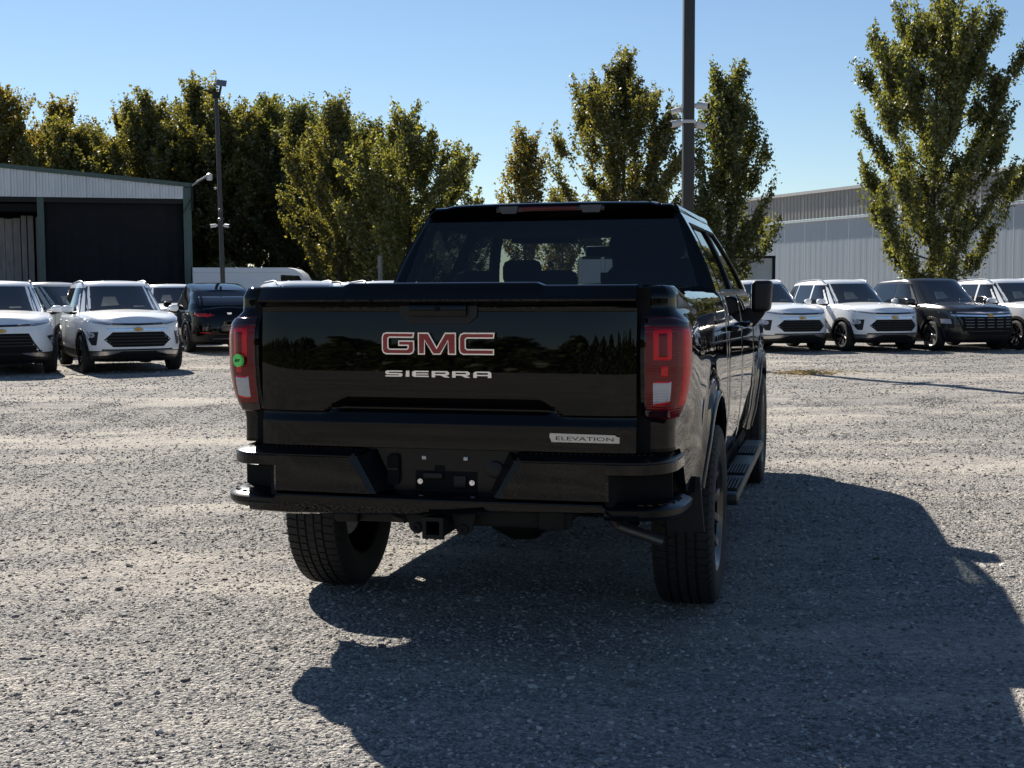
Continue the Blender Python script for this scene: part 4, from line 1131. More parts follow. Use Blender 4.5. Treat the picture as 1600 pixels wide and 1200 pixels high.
def und(x, y):
    """gentle unevenness of the lot (flat under the parked vehicles)"""
    a = 0.010*math.sin(x*1.7+0.5*y)+0.008*math.sin(y*2.3-0.8*x+1.0)+0.006*math.sin(x*4.1+y*3.3)
    return a-0.012
xs = sorted(set(np.concatenate([np.linspace(-320, -16, 24), np.linspace(-15, 15, 121), np.linspace(16, 320, 24)]).round(3)))
ys = sorted(set(np.concatenate([np.linspace(-260, 0, 12), np.linspace(1, 16, 76), np.linspace(17, 40, 40), np.linspace(44, 320, 30)]).round(3)))
P = [[(x, y, und(x, y)*max(0, min(1, (40-y)/20))*max(0, min(1, (16-abs(x))/3))-0.004) for y in ys] for x in xs]
ground = MB().grid(P).build("ground", gm, None, angle=180)
tag(ground, kind="structure")

# loose stones, real geometry on the near part of the lot
sm_ = mat("loose_stone", (0.3, 0.29, 0.28), 0.9, 0, 0.2)
oi = N(sm_, "ShaderNodeObjectInfo")
isl = N(sm_, "ShaderNodeNewGeometry")
rr_ = ramp(sm_, oi.outputs["Random"], [(0.0, (0.04, 0.04, 0.044)), (0.2, (0.11, 0.11, 0.113)), (0.5, (0.22, 0.215, 0.21)), (0.85, (0.36, 0.34, 0.315)), (1.0, (0.56, 0.53, 0.49))]).outputs[0]
vv = pos(sm_)
L(sm_, mixrgb(sm_, noise(sm_, vv, 160, 2), rr_, mixrgb(sm_, 0.35, rr_, (0.36, 0.32, 0.27))), bsdf(sm_).inputs["Base Color"])

def gravel(name, quad, density, r0, r1, seed, thr, bias=2.4):
    nx, ny = 40, 40
    P = []
    for i in range(nx+1):
        row = []
        for j in range(ny+1):
            a = [lerp(quad[0][k], quad[1][k], i/nx) for k in (0, 1)]; b = [lerp(quad[3][k], quad[2][k], i/nx) for k in (0, 1)]
            x, y = lerp(a[0], b[0], j/ny), lerp(a[1], b[1], j/ny)
            row.append((x, y, und(x, y)*max(0, min(1, (40-y)/20))*max(0, min(1, (16-abs(x))/3))-0.004))
        P.append(row)
    o = MB().grid(P, flip=True).build(name, sm_, None, smooth=False, fix=False)
    tag(o, kind="stuff")
    ng = bpy.data.node_groups.new(name, 'GeometryNodeTree')
    ng.interface.new_socket("Geometry", in_out='INPUT', socket_type='NodeSocketGeometry')
    ng.interface.new_socket("Geometry", in_out='OUTPUT', socket_type='NodeSocketGeometry')
    nn = ng.nodes; ln = ng.links.new
    gi, go = nn.new("NodeGroupInput"), nn.new("NodeGroupOutput")
    dp = nn.new("GeometryNodeDistributePointsOnFaces"); dp.inputs["Seed"].default_value = seed
    ns = nn.new("ShaderNodeTexNoise"); ns.inputs["Scale"].default_value = 0.55; ns.inputs["Detail"].default_value = 5; ns.inputs["Roughness"].default_value = 0.68
    vm = nn.new("ShaderNodeVectorMath"); vm.operation = 'MULTIPLY'; vm.inputs[1].default_value = (0.28, 1.0, 1.0)
    mr = nn.new("ShaderNodeMapRange"); mr.inputs[1].default_value = thr; mr.inputs[2].default_value = thr+0.16
    mr.inputs[3].default_value = density; mr.inputs[4].default_value = density*0.10
    pn = nn.new("GeometryNodeInputPosition"); ln(pn.outputs[0], vm.inputs[0]); ln(vm.outputs[0], ns.inputs["Vector"]); ln(ns.outputs[0], mr.inputs[0])
    ln(mr.outputs[0], dp.inputs["Density"]); ln(gi.outputs[0], dp.inputs["Mesh"])
    join = nn.new("GeometryNodeGeometryToInstance")
    for k in range(6):
        ico = nn.new("GeometryNodeMeshIcoSphere"); ico.inputs["Radius"].default_value = 1.0; ico.inputs["Subdivisions"].default_value = 2 if k < 3 else 1
        sp = nn.new("GeometryNodeSetPosition"); nz = nn.new("ShaderNodeTexNoise"); nz.inputs["Scale"].default_value = 0.9; nz.noise_dimensions = '4D'
        nz.inputs["W"].default_value = k*3.7+seed; nz.inputs["Detail"].default_value = 1
        p2 = nn.new("GeometryNodeInputPosition"); ln(p2.outputs[0], nz.inputs["Vector"])
        mm = nn.new("ShaderNodeVectorMath"); mm.operation = 'SUBTRACT'; mm.inputs[1].default_value = (0.5, 0.5, 0.5); ln(nz.outputs["Color"], mm.inputs[0])
        m3 = nn.new("ShaderNodeVectorMath"); m3.operation = 'MULTIPLY'; m3.inputs[1].default_value = (2.2, 2.2, 2.2); ln(mm.outputs[0], m3.inputs[0])
        ln(ico.outputs[0], sp.inputs[0]); ln(m3.outputs[0], sp.inputs["Offset"])
        st_ = nn.new("GeometryNodeSetMaterial"); st_.inputs["Material"].default_value = sm_; ln(sp.outputs[0], st_.inputs[0])
        ln(st_.outputs[0], join.inputs[0])
    iop = nn.new("GeometryNodeInstanceOnPoints"); iop.inputs["Pick Instance"].default_value = True
    ln(dp.outputs[0], iop.inputs["Points"]); ln(join.outputs[0], iop.inputs["Instance"])
    rv = nn.new("FunctionNodeRandomValue"); rv.data_type = 'FLOAT'
    rv.inputs[2].default_value = 0.0; rv.inputs[3].default_value = 1.0; rv.inputs["Seed"].default_value = seed+1
    pw = nn.new("ShaderNodeMath"); pw.operation = 'POWER'; pw.inputs[1].default_value = bias; ln(rv.outputs[1], pw.inputs[0])
    mr2 = nn.new("ShaderNodeMapRange"); mr2.inputs[3].default_value = r0; mr2.inputs[4].default_value = r1; ln(pw.outputs[0], mr2.inputs[0])
    cx = nn.new("ShaderNodeCombineXYZ"); fl = nn.new("ShaderNodeMath"); fl.operation = 'MULTIPLY'; fl.inputs[1].default_value = 0.52
    ln(mr2.outputs[0], cx.inputs[0]); ln(mr2.outputs[0], cx.inputs[1]); ln(mr2.outputs[0], fl.inputs[0]); ln(fl.outputs[0], cx.inputs[2])
    ln(cx.outputs[0], iop.inputs["Scale"])
    rt = nn.new("FunctionNodeRandomValue"); rt.data_type = 'FLOAT_VECTOR'; rt.inputs[0].default_value = (-0.4, -0.4, 0); rt.inputs[1].default_value = (0.4, 0.4, 6.28)
    ln(rt.outputs[0], iop.inputs["Rotation"])
    ln(iop.outputs[0], go.inputs[0])
    md = o.modifiers.new("scatter", 'NODES'); md.node_group = ng
    return o
gravel("gravel", [(-4.5, 2.6), (5.0, 2.6), (7.0, 9.0), (-6.0, 9.0)], 3000, 0.0028, 0.0115, 3, 0.47, 3.0)
gravel("gravel", [(-6.0, 9.0), (7.0, 9.0), (11.0, 17.0), (-9.5, 17.0)], 1100, 0.0042, 0.014, 9, 0.47, 3.0)
gravel("gravel", [(-9.5, 17.0), (11.0, 17.0), (16.0, 32.0), (-15.0, 32.0)], 220, 0.006, 0.019, 15, 0.47)

gravel("gravel", [(-4.5, 2.6), (5.0, 2.6), (9.0, 14.0), (-8.0, 14.0)], 30, 0.009, 0.022, 21, 0.55, 2.0)
# tuft of dry straw on the lot
straw_m = speckle(mat("dry_straw", (0.55, 0.38, 0.14), 0.9), (0.42, 0.28, 0.09), (0.66, 0.47, 0.20), 20)
mb = MB(); rnd = random.Random(5)
for k in range(420):
    a = rnd.uniform(0, 2*math.pi); r = abs(rnd.gauss(0, 1))
    x, y = 5.05+r*0.42*math.cos(a), 21.4+r*0.28*math.sin(a); b = rnd.uniform(0, math.pi); l = rnd.uniform(0.05, 0.14)
    z = rnd.uniform(0.0, 0.05)
    mb.tube([(x, y, z), (x+l*math.cos(b), y+l*math.sin(b), z+rnd.uniform(-0.01, 0.04))], 0.004, 3, caps=False)
tag(mb.build("dry_straw", straw_m, None, smooth=False), kind="stuff")

# ------------------------------------------------------------------ TREES
def leaf_mat(name, c0, c1, c2, trans=0.52):
    m = bpy.data.materials.new(name); m.use_nodes = True; nt = m.node_tree; nt.nodes.clear()
    out = N(m, "ShaderNodeOutputMaterial"); df = N(m, "ShaderNodeBsdfDiffuse"); tr = N(m, "ShaderNodeBsdfTranslucent"); gl = N(m, "ShaderNodeBsdfGlossy")
    gl.inputs["Roughness"].default_value = 0.45
    g = N(m, "ShaderNodeNewGeometry")
    n2 = noise(m, pos(m), 0.55, 3)
    f = math_(m, 'ADD', math_(m, 'MULTIPLY', g.outputs["Random Per Island"], 0.6), math_(m, 'MULTIPLY', n2, 0.5))
    col = ramp(m, f, [(0.15, c0), (0.5, c1), (0.9, c2)]).outputs[0]
    L(m, col, df.inputs[0])
    L(m, mixrgb(m, 1.0, col, (1.6, 1.5, 0.7), 'MULTIPLY'), tr.inputs[0])
    mx = N(m, "ShaderNodeMixShader"); mx.inputs[0].default_value = trans; L(m, df.outputs[0], mx.inputs[1]); L(m, tr.outputs[0], mx.inputs[2])
    m2 = N(m, "ShaderNodeMixShader"); m2.inputs[0].default_value = 0.05; L(m, mx.outputs[0], m2.inputs[1]); L(m, gl.outputs[0], m2.inputs[2])
    L(m, m2.outputs[0], out.inputs[0]); return m
leaf_olive = leaf_mat("leaf_olive", (0.055, 0.060, 0.020), (0.115, 0.118, 0.034), (0.205, 0.182, 0.052))
leaf_gold = leaf_mat("leaf_golden", (0.075, 0.074, 0.020), (0.155, 0.138, 0.036), (0.26, 0.20, 0.052))
leaf_green = leaf_mat("leaf_green", (0.056, 0.067, 0.023), (0.105, 0.120, 0.037), (0.19, 0.185, 0.058))
leaf_bright = leaf_mat("leaf_bright", (0.070, 0.080, 0.025), (0.135, 0.145, 0.042), (0.21, 0.20, 0.056))
bark = speckle(mat("bark", (0.06, 0.05, 0.04), 0.95, 0, 0.1), (0.035, 0.030, 0.025), (0.10, 0.085, 0.07), 6, 0.5, 0.01)

def tree_meshes(seed, H, W, base, nleaf, ls, up=0.75, prof=None, lean=0.0, top=0.55, lobe=1.0, shoot=1.0):
    rg = np.random.default_rng(seed); rr = random.Random(seed)
    mb = MB()
    prof = prof or (lambda t: (0.55+0.45*math.sin(math.pi*min(1, t*1.15)))*max(0.05, (1-max(0, (t-top)/(1-top))**2.2)))
    tr = [(0, 0, -0.1)]
    for k in range(1, 9):
        t = k/8; tr.append((0.15*W*rr.uniform(-.15, .15)*t+lean*t*t, 0.15*W*rr.uniform(-.15, .15)*t, H*0.93*t))
    r0 = 0.014*H
    mb.tube(tr, [r0*(1-0.9*k/8)+0.012 for k in range(9)], 7)
    trp = np.array(tr)
    cents, sig, wt = [], [], []
    nb = int(26+H*2.2)
    lob = [(rr.uniform(0, 6.28), rr.uniform(0, 1), lobe*rr.uniform(-0.45, 0.34)) for _ in range(14)]
    for b in range(nb):
        t0 = lerp(base, 0.90, (b/nb)**0.85)
        az = b*2.399+rr.uniform(-.4, .4)
        reach_t = min(1.0, t0+rr.uniform(0.08, 0.22)*up/0.75)
        g = 1.0
        for a_, tt, amp in lob:
            d = math.cos(az-a_); g += amp*max(0, d)**2*math.exp(-((reach_t-tt)/0.16)**2)
        Rr_ = W/2*prof((reach_t-base)/(1-base))*max(0.35, g)*rr.choice((rr.uniform(0.35, 0.8), rr.uniform(0.8, 1.12)))
        p0 = np.array([np.interp(t0*0.99, np.linspace(0, 0.93, 9), trp[:, i]) for i in range(3)])
        tip = np.array([p0[0]+Rr_*math.cos(az), p0[1]+Rr_*math.sin(az), H*reach_t])
        m1 = p0*0.5+tip*0.5+np.array([0.14*Rr_*math.cos(az), 0.14*Rr_*math.sin(az), -0.06*H*up*rr.uniform(0.2, 1)])
        pts = [p0, p0*0.75+m1*0.25+0, m1, m1*0.5+tip*0.5+np.array([0, 0, 0.01*H]), tip]
        rb_ = max(0.02, 0.0042*H*(1-t0*0.7))
        mb.tube([tuple(p) for p in pts], [rb_, rb_*0.8, rb_*0.55, rb_*0.35, 0.008], 5, caps=False)
        ns = 6+int(Rr_*3.2)
        for s_ in range(ns):
            u = rr.uniform(0.22, 1.0); k = u*(len(pts)-1); i = min(int(k), len(pts)-2); q = pts[i]*(1-(k-i))+pts[i+1]*(k-i)
            a2 = az+rr.uniform(-1.3, 1.3); ln_ = rr.uniform(0.45, 1.5)*(0.45+0.045*H)
            dv = np.array([0.45*math.cos(a2), 0.45*math.sin(a2), rr.uniform(0.55, 1.1)*up/0.75]); dv /= np.linalg.norm(dv)
            e = q+dv*ln_
            mb.tube([tuple(q), tuple((q+e)/2+np.array([0.03*math.cos(a2), 0.03*math.sin(a2), -0.03])), tuple(e)], [0.013, 0.009, 0.004], 4, caps=False)
            ww = rr.choice((0.5, 1.0, 1.5))
            for f in np.linspace(0.15, 1.05, 6):
                cents.append(q*(1-f)+e*f); sig.append(0.05+0.13*(1-0.75*f)*(0.4+H*0.045)); wt.append(ww*(1.15-0.75*f))
    for k in range(int(14+W*4)):
        az = rr.uniform(0, 6.28); rad = W*0.40*math.sqrt(rr.random()); zt_ = H*(1.0-0.40*(rad/(W*0.5))**1.7-rr.uniform(0.0, 0.13))
        x, y = rad*math.cos(az)+lean*0.9, rad*math.sin(az); hh = rr.uniform(0.05, 0.13)*H*shoot
        mb.tube([(x*0.9, y*0.9, zt_-hh*0.6), (x, y, zt_+hh*0.5)], [0.014, 0.004], 4, caps=False)
        for f in np.linspace(0, 1, 7):
            cents.append(np.array([x, y, zt_-0.5*hh+f*hh])); sig.append(0.05+0.17*(1-f)**1.2); wt.append(1.5*(1.1-0.9*f))
    cents, sig, wt = np.array(cents), np.array(sig), np.array(wt)
    idx = rg.choice(len(cents), nleaf, p=wt/wt.sum())
    c = cents[idx]+rg.normal(size=(nleaf, 3))*sig[idx][:, None]*np.array([1, 1, 1.15])
    n = rg.normal(size=(nleaf, 3)); n /= np.linalg.norm(n, axis=1)[:, None]
    a = np.cross(n, rg.normal(size=(nleaf, 3))); a /= np.linalg.norm(a, axis=1)[:, None]
    b = np.cross(n, a)
    s = (ls*rg.uniform(0.55, 1.25, nleaf))[:, None]
    fold = n*s*0.18
    v = np.stack([c-a*s*0.62, c+b*s*0.42+fold, c+a*s*0.62, c-b*s*0.42+fold], 1).reshape(-1, 3)
    me = bpy.data.meshes.new("crown"); nv = nleaf*4
    me.vertices.add(nv); me.vertices.foreach_set("co", v.ravel().astype(np.float32))
    me.loops.add(nv); me.loops.foreach_set("vertex_index", np.arange(nv, dtype=np.int32))
    me.polygons.add(nleaf); me.polygons.foreach_set("loop_start", np.arange(0, nv, 4, dtype=np.int32))
    me.update(calc_edges=True)
    me.materials.append(leaf_olive)
    tm = mb.mesh("trunk", bark, True, 60, fix=False)
    return tm, me
def plant_tree(meshes, loc, rz, sc, label, group, leaf, cat="tree", name="poplar_tree"):
    o = empty(name, (loc[0], loc[1], 0), rz); o.scale = (sc[0], sc[0], sc[1]) if isinstance(sc, tuple) else (sc, sc, sc)
    tag(o, label, cat, group)
    link_mesh("trunk", meshes[0], o)
    c = link_mesh("crown", meshes[1], o)
    c.material_slots[0].link = 'OBJECT'; c.material_slots[0].material = leaf
    return o
belt_p = lambda t: (0.80+0.25*math.sin(math.pi*min(1, t*1.1)))*max(0.05, 1-max(0, (t-0.62)/0.38)**2.3)
TA = tree_meshes(11, 13.4, 9.0, 0.14, 42000, 0.17, 0.7, belt_p, 0, 0.6, 0.7, 0.75)
TB = tree_meshes(12, 13.4, 7.6, 0.12, 36000, 0.17, 0.8, belt_p, 0, 0.6, 0.7, 0.8)
TC = tree_meshes(13, 12.5, 10.4, 0.20, 46000, 0.17, 0.6, belt_p, 0, 0.6, 0.7, 0.75)
TD = tree_meshes(14, 9.9, 8.0, 0.05, 42000, 0.15, 0.7, belt_p, 0, 0.6, 0.7, 0.8)
def row_prof(t): return (0.50+0.50*math.sin(math.pi*min(1, 0.15+t*0.85)))*max(0.05, 1-max(0, (t-0.72)/0.28)**2.4)
T_right = tree_meshes(21, 14.0, 7.3, 0.0, 84000, 0.14, 0.85, lambda t: (0.80+0.36*sm((t-0.15)/0.45)-0.08*math.sin(t*9))*max(0.06, 1-max(0, (t-0.84)/0.16)**2.6), 0.35, 0.8, 0.35, 0.6)
T_big = tree_meshes(22, 12.3, 6.4, 0.08, 50000, 0.14, 0.8, lambda t: (0.72+0.38*math.sin(math.pi*min(1, t*1.05)))*max(0.06, 1-max(0, (t-0.66)/0.34)**2.4), 0, 0.66, 0.45, 0.8)
T_cone = tree_meshes(23, 10.9, 5.2, 0.06, 30000, 0.14, 0.85, lambda t: max(0.06, 1.12-0.98*t), 0.25, 0.3, 0.8)
T_small = tree_meshes(24, 9.2, 3.7, 0.16, 9500, 0.14, 0.9, lambda t: max(0.06, 1.0-0.75*t), 0, 0.3)
GT = "poplars along the back of the lot"
plant_tree(T_right, (18.15, 55.0), 0.4, (0.88, 1.0), "tall leafy poplar at the right, standing in front of the long grey building", GT, leaf_green)
plant_tree(T_big, (5.4, 62.0), 1.0, 1.0, "broad round crowned poplar left of the dark steel pole", GT, leaf_olive)
plant_tree(T_cone, (9.9, 58.0), 2.0, 1.0, "narrow pointed poplar right of the dark steel pole", GT, leaf_green)
plant_tree(T_small, (0.75, 66.0), 0.5, 1.0, "small yellowish poplar with a thin crown left of the round one", GT, leaf_gold)
plant_tree(T_small, (2.7, 67.5), 2.5, (1.0, 0.68), "low scruffy poplar between the small yellowish one and the round one", GT, leaf_gold)
plant_tree(TD, (-5.1, 64.0), 0.0, 1.0, "bright green bushy poplar at the right end of the dark tree belt", GT, leaf_bright)
plant_tree(T_small, (-2.1, 66.0), 4.0, (0.8, 0.60), "tiny light green sapling at the right foot of the bushy poplar", GT, leaf_bright)
plant_tree(TB, (-9.2, 68.0), 1.0, 0.83, "slim poplar just left of the bright bushy one", GT, leaf_olive)
GW = "trees of the dark belt behind the shed"
belt = [(-33.0, 84, TA, 1.06, leaf_gold, "golden olive tree above the left end of the shed roof"),
        (-30.2, 86, TB, 1.02, leaf_gold, "golden tree second from the left above the shed roof"),
        (-28.0, 82, TC, 0.98, leaf_olive, "wide olive tree third from the left above the shed roof"),
        (-25.2, 85, TB, 0.97, leaf_gold, "brownish gold tree in the dip of the tree line over the shed"),
        (-22.6, 80, TA, 0.99, leaf_olive, "tall tree with a rounded top left of the light pole"),
        (-20.4, 83, TB, 1.08, leaf_olive, "tall narrow tree directly left of the light pole"),
        (-17.8, 80, TC, 1.05, leaf_olive, "wide tree directly behind the tall light pole"),
        (-15.4, 82, TA, 0.99, leaf_green, "dark tree first to the right of the light pole"),
        (-12.9, 79, TB, 0.93, leaf_green, "dark tree second to the right of the light pole, above the white van"),
        (-10.6, 78, TC, 0.94, leaf_green, "dark wide tree behind the front end of the white van"),
        (-8.6, 80, TB, 0.86, leaf_green, "dark tree partly covered by the bright bushy poplar")]
belt += [(-31.5, 93, TC, 1.02, leaf_olive, "olive tree behind the two leftmost trees over the shed roof"),
        (-26.8, 92, TA, 0.99, leaf_olive, "olive tree filling the gap behind the dip of the tree line"),
        (-21.5, 90, TC, 1.10, leaf_green, "dark tree behind the rounded one left of the light pole"),
        (-16.8, 89, TA, 1.05, leaf_olive, "tree behind the wide one at the light pole"),
        (-14.2, 88, TC, 1.07, leaf_green, "dark tree at the back between the light pole and the white van"),
        (-11.4, 87, TA, 0.93, leaf_green, "dark tree at the back above the middle of the white van"),
        (-9.6, 86, TC, 0.90, leaf_green, "dark tree at the back left of the bright bushy poplar")]
for i, (x, y, T, s, lf, lab) in enumerate(belt):
    plant_tree(T, (x, y), i*1.7, s, lab, GW, lf)
# undergrowth below the belt
rg = np.random.default_rng(5)
def foliage_mass(name, boxes, n, ls, leaf):
    per = n//len(boxes); V = []
    for (x0, x1, y0, y1, h) in boxes:
        xs_ = rg.uniform(x0, x1, per); ys_ = rg.uniform(y0, y1, per)
        hh = h*(0.62+0.38*np.sin(xs_*1.3+ys_*0.7)*np.sin(xs_*0.53+1.0))
        zs_ = hh*rg.uniform(0, 1, per)**0.8
        c = np.stack([xs_, ys_, zs_], 1); nrm_ = rg.normal(size=(per, 3)); nrm_ /= np.linalg.norm(nrm_, axis=1)[:, None]
        a = np.cross(nrm_, rg.normal(size=(per, 3))); a /= np.linalg.norm(a, axis=1)[:, None]; b = np.cross(nrm_, a)
        s = (ls*rg.uniform(0.5, 1.3, per))[:, None]
        V.append(np.stack([c-a*s*0.6, c+b*s*0.45, c+a*s*0.6, c-b*s*0.45], 1).reshape(-1, 3))
    v_ = np.concatenate(V); k = len(v_)//4
    me = bpy.data.meshes.new(name); me.from_pydata(v_.tolist(), [], [(4*i, 4*i+1, 4*i+2, 4*i+3) for i in range(k)])
    me.materials.append(leaf); o = link_mesh(name, me); tag(o, kind="stuff"); return o
foliage_mass("undergrowth", [(-38, -4, 84, 90, 6.0), (-20, -5, 73, 78, 3.4)], 26000, 0.34, leaf_green)
foliage_mass("undergrowth", [(-6, 14, 70, 74, 2.0)], 6000, 0.3, leaf_olive)

# ------------------------------------------------------------------ SHED AT THE LEFT
wtin = mat("white_tin", (0.55, 0.57, 0.60), 0.45, 0.2, 0.4)
L(wtin, mixrgb(wtin, ramp(wtin, noise(wtin, pos(wtin, (1, 1, 0.25)), 1.6, 5, 0.7), [(0.35, (0,)*3), (0.75, (1,)*3)]).outputs[0], (0.50, 0.52, 0.55), (0.62, 0.63, 0.66)), bsdf(wtin).inputs["Base Color"])
gtrim = speckle(mat("green_trim", (0.05, 0.085, 0.075), 0.5, 0, 0.4), (0.04, 0.072, 0.065), (0.065, 0.10, 0.09), 3)
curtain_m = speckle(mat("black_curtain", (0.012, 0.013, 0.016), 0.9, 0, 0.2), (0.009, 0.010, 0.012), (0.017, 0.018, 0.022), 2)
oldwood = mat("weathered_board", (0.16, 0.15, 0.14), 0.9, 0, 0.15)
L(oldwood, mixrgb(oldwood, noise(oldwood, pos(oldwood, (3, 3, 0.4)), 3, 5), (0.10, 0.095, 0.09), (0.30, 0.285, 0.27)), bsdf(oldwood).inputs["Base Color"])
shed = empty("shed", (-15.55-6.45*math.cos(0.27), 62.0-6.45*math.sin(0.27), 0), 0.27)
tag(shed, "long open shed with white ribbed fascia, green trim and dark openings at the left", "shed")
SX0, SX1 = -9.5, 6.45          # local x
def roofz(x): return lerp(8.05, 6.62, (x-SX0)/(SX1-SX0))
def corrug(x0, x1, z0, z1, y, pitch, depth, name, m, parent, ax='X', seg=6):
    """trapezoid ribbed sheet, z0/z1 may be functions of the run"""
    f0 = z0 if callable(z0) else (lambda t: z0); f1 = z1 if callable(z1) else (lambda t: z1)
    n = max(1, int(round((x1-x0)/pitch))); P = []
    for k in range(n):
        a = x0+(x1-x0)*k/n; w = (x1-x0)/n
        for u, d in ((0, 0), (0.42, 0), (0.50, 1), (0.86, 1), (0.94, 0)):
            t = a+u*w; pt = (t, y-depth*d) if ax == 'X' else (y-depth*d, t)
            P.append([(pt[0], pt[1], f0(t)), (pt[0], pt[1], f1(t))])
    pt = (x1, y) if ax == 'X' else (y, x1); P.append([(pt[0], pt[1], f0(x1)), (pt[0], pt[1], f1(x1))])
    return MB().grid(P).build(name, m, parent, smooth=False)
nsheet = 14
for k in range(nsheet):
    a, b = lerp(SX0, SX1-0.30, k/nsheet), lerp(SX0, SX1-0.30, (k+1)/nsheet)
    corrug(a+0.004, b-0.004, 5.93, lambda t: roofz(t)-0.12, -0.03-0.004*(k % 2), 0.27, 0.045, "fascia_sheet", wtin, shed)
MB().add([(SX0, -0.16, roofz(SX0)-0.14), (SX1+.1, -0.16, roofz(SX1)-0.14), (SX1+.1, -0.16, roofz(SX1)+0.06), (SX0, -0.16, roofz(SX0)+0.06),
          (SX0, 16, roofz(SX0)-0.14), (SX1+.1, 16, roofz(SX1)-0.14), (SX1+.1, 16, roofz(SX1)+0.06), (SX0, 16, roofz(SX0)+0.06)],
         [(0,1,2,3), (4,7,6,5), (0,3,7,4), (1,5,6,2), (3,2,6,7), (0,4,5,1)]).build("roof", gtrim, shed, smooth=False)
MB().box(SX1-0.36, SX1+0.02, -0.10, 0.30, 0, roofz(SX1)-0.15).build("corner_post", gtrim, shed, smooth=False)
MB().box(-0.58, -0.28, 0.02, 0.34, 0, 5.95).build("post", gtrim, shed, smooth=False)
MB().box(-9.4, -9.1, 0.02, 0.34, 0, 5.95).build("post", gtrim, shed, smooth=False)
MB().box(SX0, SX1-0.36, 0.04, 0.22, 5.70, 5.95).build("lintel", frame_black, shed, smooth=False)
MB().box(-9.1, -0.58, 0.10, 0.25, 5.25, 5.60).build("lintel", matte, shed, smooth=False)
# curtain with soft folds
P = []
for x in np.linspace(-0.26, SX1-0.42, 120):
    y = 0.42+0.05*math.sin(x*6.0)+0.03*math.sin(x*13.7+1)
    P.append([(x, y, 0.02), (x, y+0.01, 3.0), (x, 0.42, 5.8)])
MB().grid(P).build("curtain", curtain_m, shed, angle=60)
# weathered boards of the left bay
rb_ = random.Random(3); x = -9.1
while x < -0.66:
    w = rb_.uniform(0.22, 0.34); d = rb_.uniform(0, 0.06)
    MB().box(x, min(x+w, -0.62), 1.4+d, 1.44+d, 0.02, 5.05+rb_.uniform(-0.1, 0.1)).build("board", oldwood, shed, smooth=False)
    x += w+rb_.choice((0.008, 0.02, 0.05, 0.11))
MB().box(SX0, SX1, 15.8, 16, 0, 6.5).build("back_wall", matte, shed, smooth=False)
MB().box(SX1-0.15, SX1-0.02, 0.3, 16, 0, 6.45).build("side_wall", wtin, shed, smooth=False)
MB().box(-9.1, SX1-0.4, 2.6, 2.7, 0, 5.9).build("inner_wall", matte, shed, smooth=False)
MB().box(SX0, SX0+0.1, 0.3, 16, 0, 7.8).build("side_wall", wtin, shed, smooth=False)
# wall lamp on the shed corner
lamp_s = empty("yard_lamp", (-15.42, 61.8, 6.55)); tag(lamp_s, "gooseneck yard lamp with white glass shade on the shed corner", "lamp")
MB().tube([(0, 0, -1.2), (0, 0, 0.05)], 0.05, 8).build("bracket", frame_black, lamp_s)
MB().tube([(0, 0, 0.0), (0.25, -0.1, 0.16), (0.6, -0.2, 0.34), (0.92, -0.3, 0.50)], 0.05, 8).build("arm", steel, lamp_s)
MB().tube([(-0.45, -0.05, -1.35), (-0.05, 0, -0.6)], 0.02, 6).build("strut", frame_black, lamp_s)
MB().lathe([(0.08, 0.02), (0.06, 0.07), (0.0, 0.15), (-0.03, 0.145), (-0.25, 0.135), (-0.28, 0.10), (-0.28, 0.0)], 'Z', 18, (0.92, -0.3, 0.50)).build("shade", fixture_white, lamp_s)

# ------------------------------------------------------------------ LONG GREY BUILDING AT THE RIGHT
tan_tin = mat("taupe_ribbed_sheet", (0.30, 0.28, 0.26), 0.5, 0.1, 0.4)
blue_tin = mat("pale_blue_sheet", (0.42, 0.46, 0.50), 0.5, 0.1, 0.4)
for m_, c0, c1 in ((tan_tin, (0.28, 0.268, 0.25), (0.33, 0.315, 0.30)), (blue_tin, (0.33, 0.375, 0.43), (0.385, 0.43, 0.48))):
    L(m_, mixrgb(m_, noise(m_, pos(m_, (0.5, 0.5, 0.15)), 1.1, 5, 0.65), c0, c1), bsdf(m_).inputs["Base Color"])
wh = empty("warehouse", (33.1, 57.0, 0), math.atan2(23.6, -10.0)-math.pi/2)
tag(wh, "long grey metal warehouse with a taupe ribbed band below its roof edge", "warehouse")
WL = 62.0
BT, BB = 8.0, 6.18
LN = WL
ns_ = 26
for k in range(ns_):
    a, b = LN*k/ns_, LN*(k+1)/ns_
    corrug(a+0.004, b-0.004, BB, BT-0.1, 0.0, 0.40, -0.035, "band_sheet", tan_tin, wh, 'Y')
    corrug(a+0.004, b-0.004, 0.0, BB-0.16, 0.16, 0.60, -0.003, "wall_sheet", blue_tin, wh, 'Y')
MB().box(-0.12, 0.30, -0.2, LN, BT-0.12, BT+0.08).build("roof_edge", mat("roof_flashing", (0.62, 0.60, 0.57), 0.5), wh, smooth=False)
MB().box(0.02, 0.24, 0, LN, BB-0.18, BB-0.02).build("gutter", white_paint, wh, smooth=False)
MB().add([(0, 0, BT), (0, LN, BT), (14, LN, BT+1.2), (14, 0, BT+1.2)], [(0, 1, 2, 3)]).build("roof", tan_tin, wh, smooth=False)
MB().box(0.2, 14, LN-0.1, LN, 0, BT).build("end_wall", blue_tin, wh, smooth=False)
MB().box(0.2, 14, 0, 0.1, 0, BT).build("end_wall", blue_tin, wh, smooth=False)
fl = empty("wall_floodlight", (0, 0, 0)); fl.location = wh.matrix_basis @ Vector((-0.1, 22.6, 6.35)); fl.rotation_euler = wh.rotation_euler
tag(fl, "small black and white floodlight fixed on the warehouse wall beside the tall poplar", "floodlight")
MB().box(-0.35, 0.1, -0.05, 0.05, 0.0, 0.06).build("bracket", frame_black, fl, smooth=False)
MB().box(-0.55, -0.25, -0.25, 0.25, -0.10, 0.12, bev=0.03).build("housing", white_paint, fl)

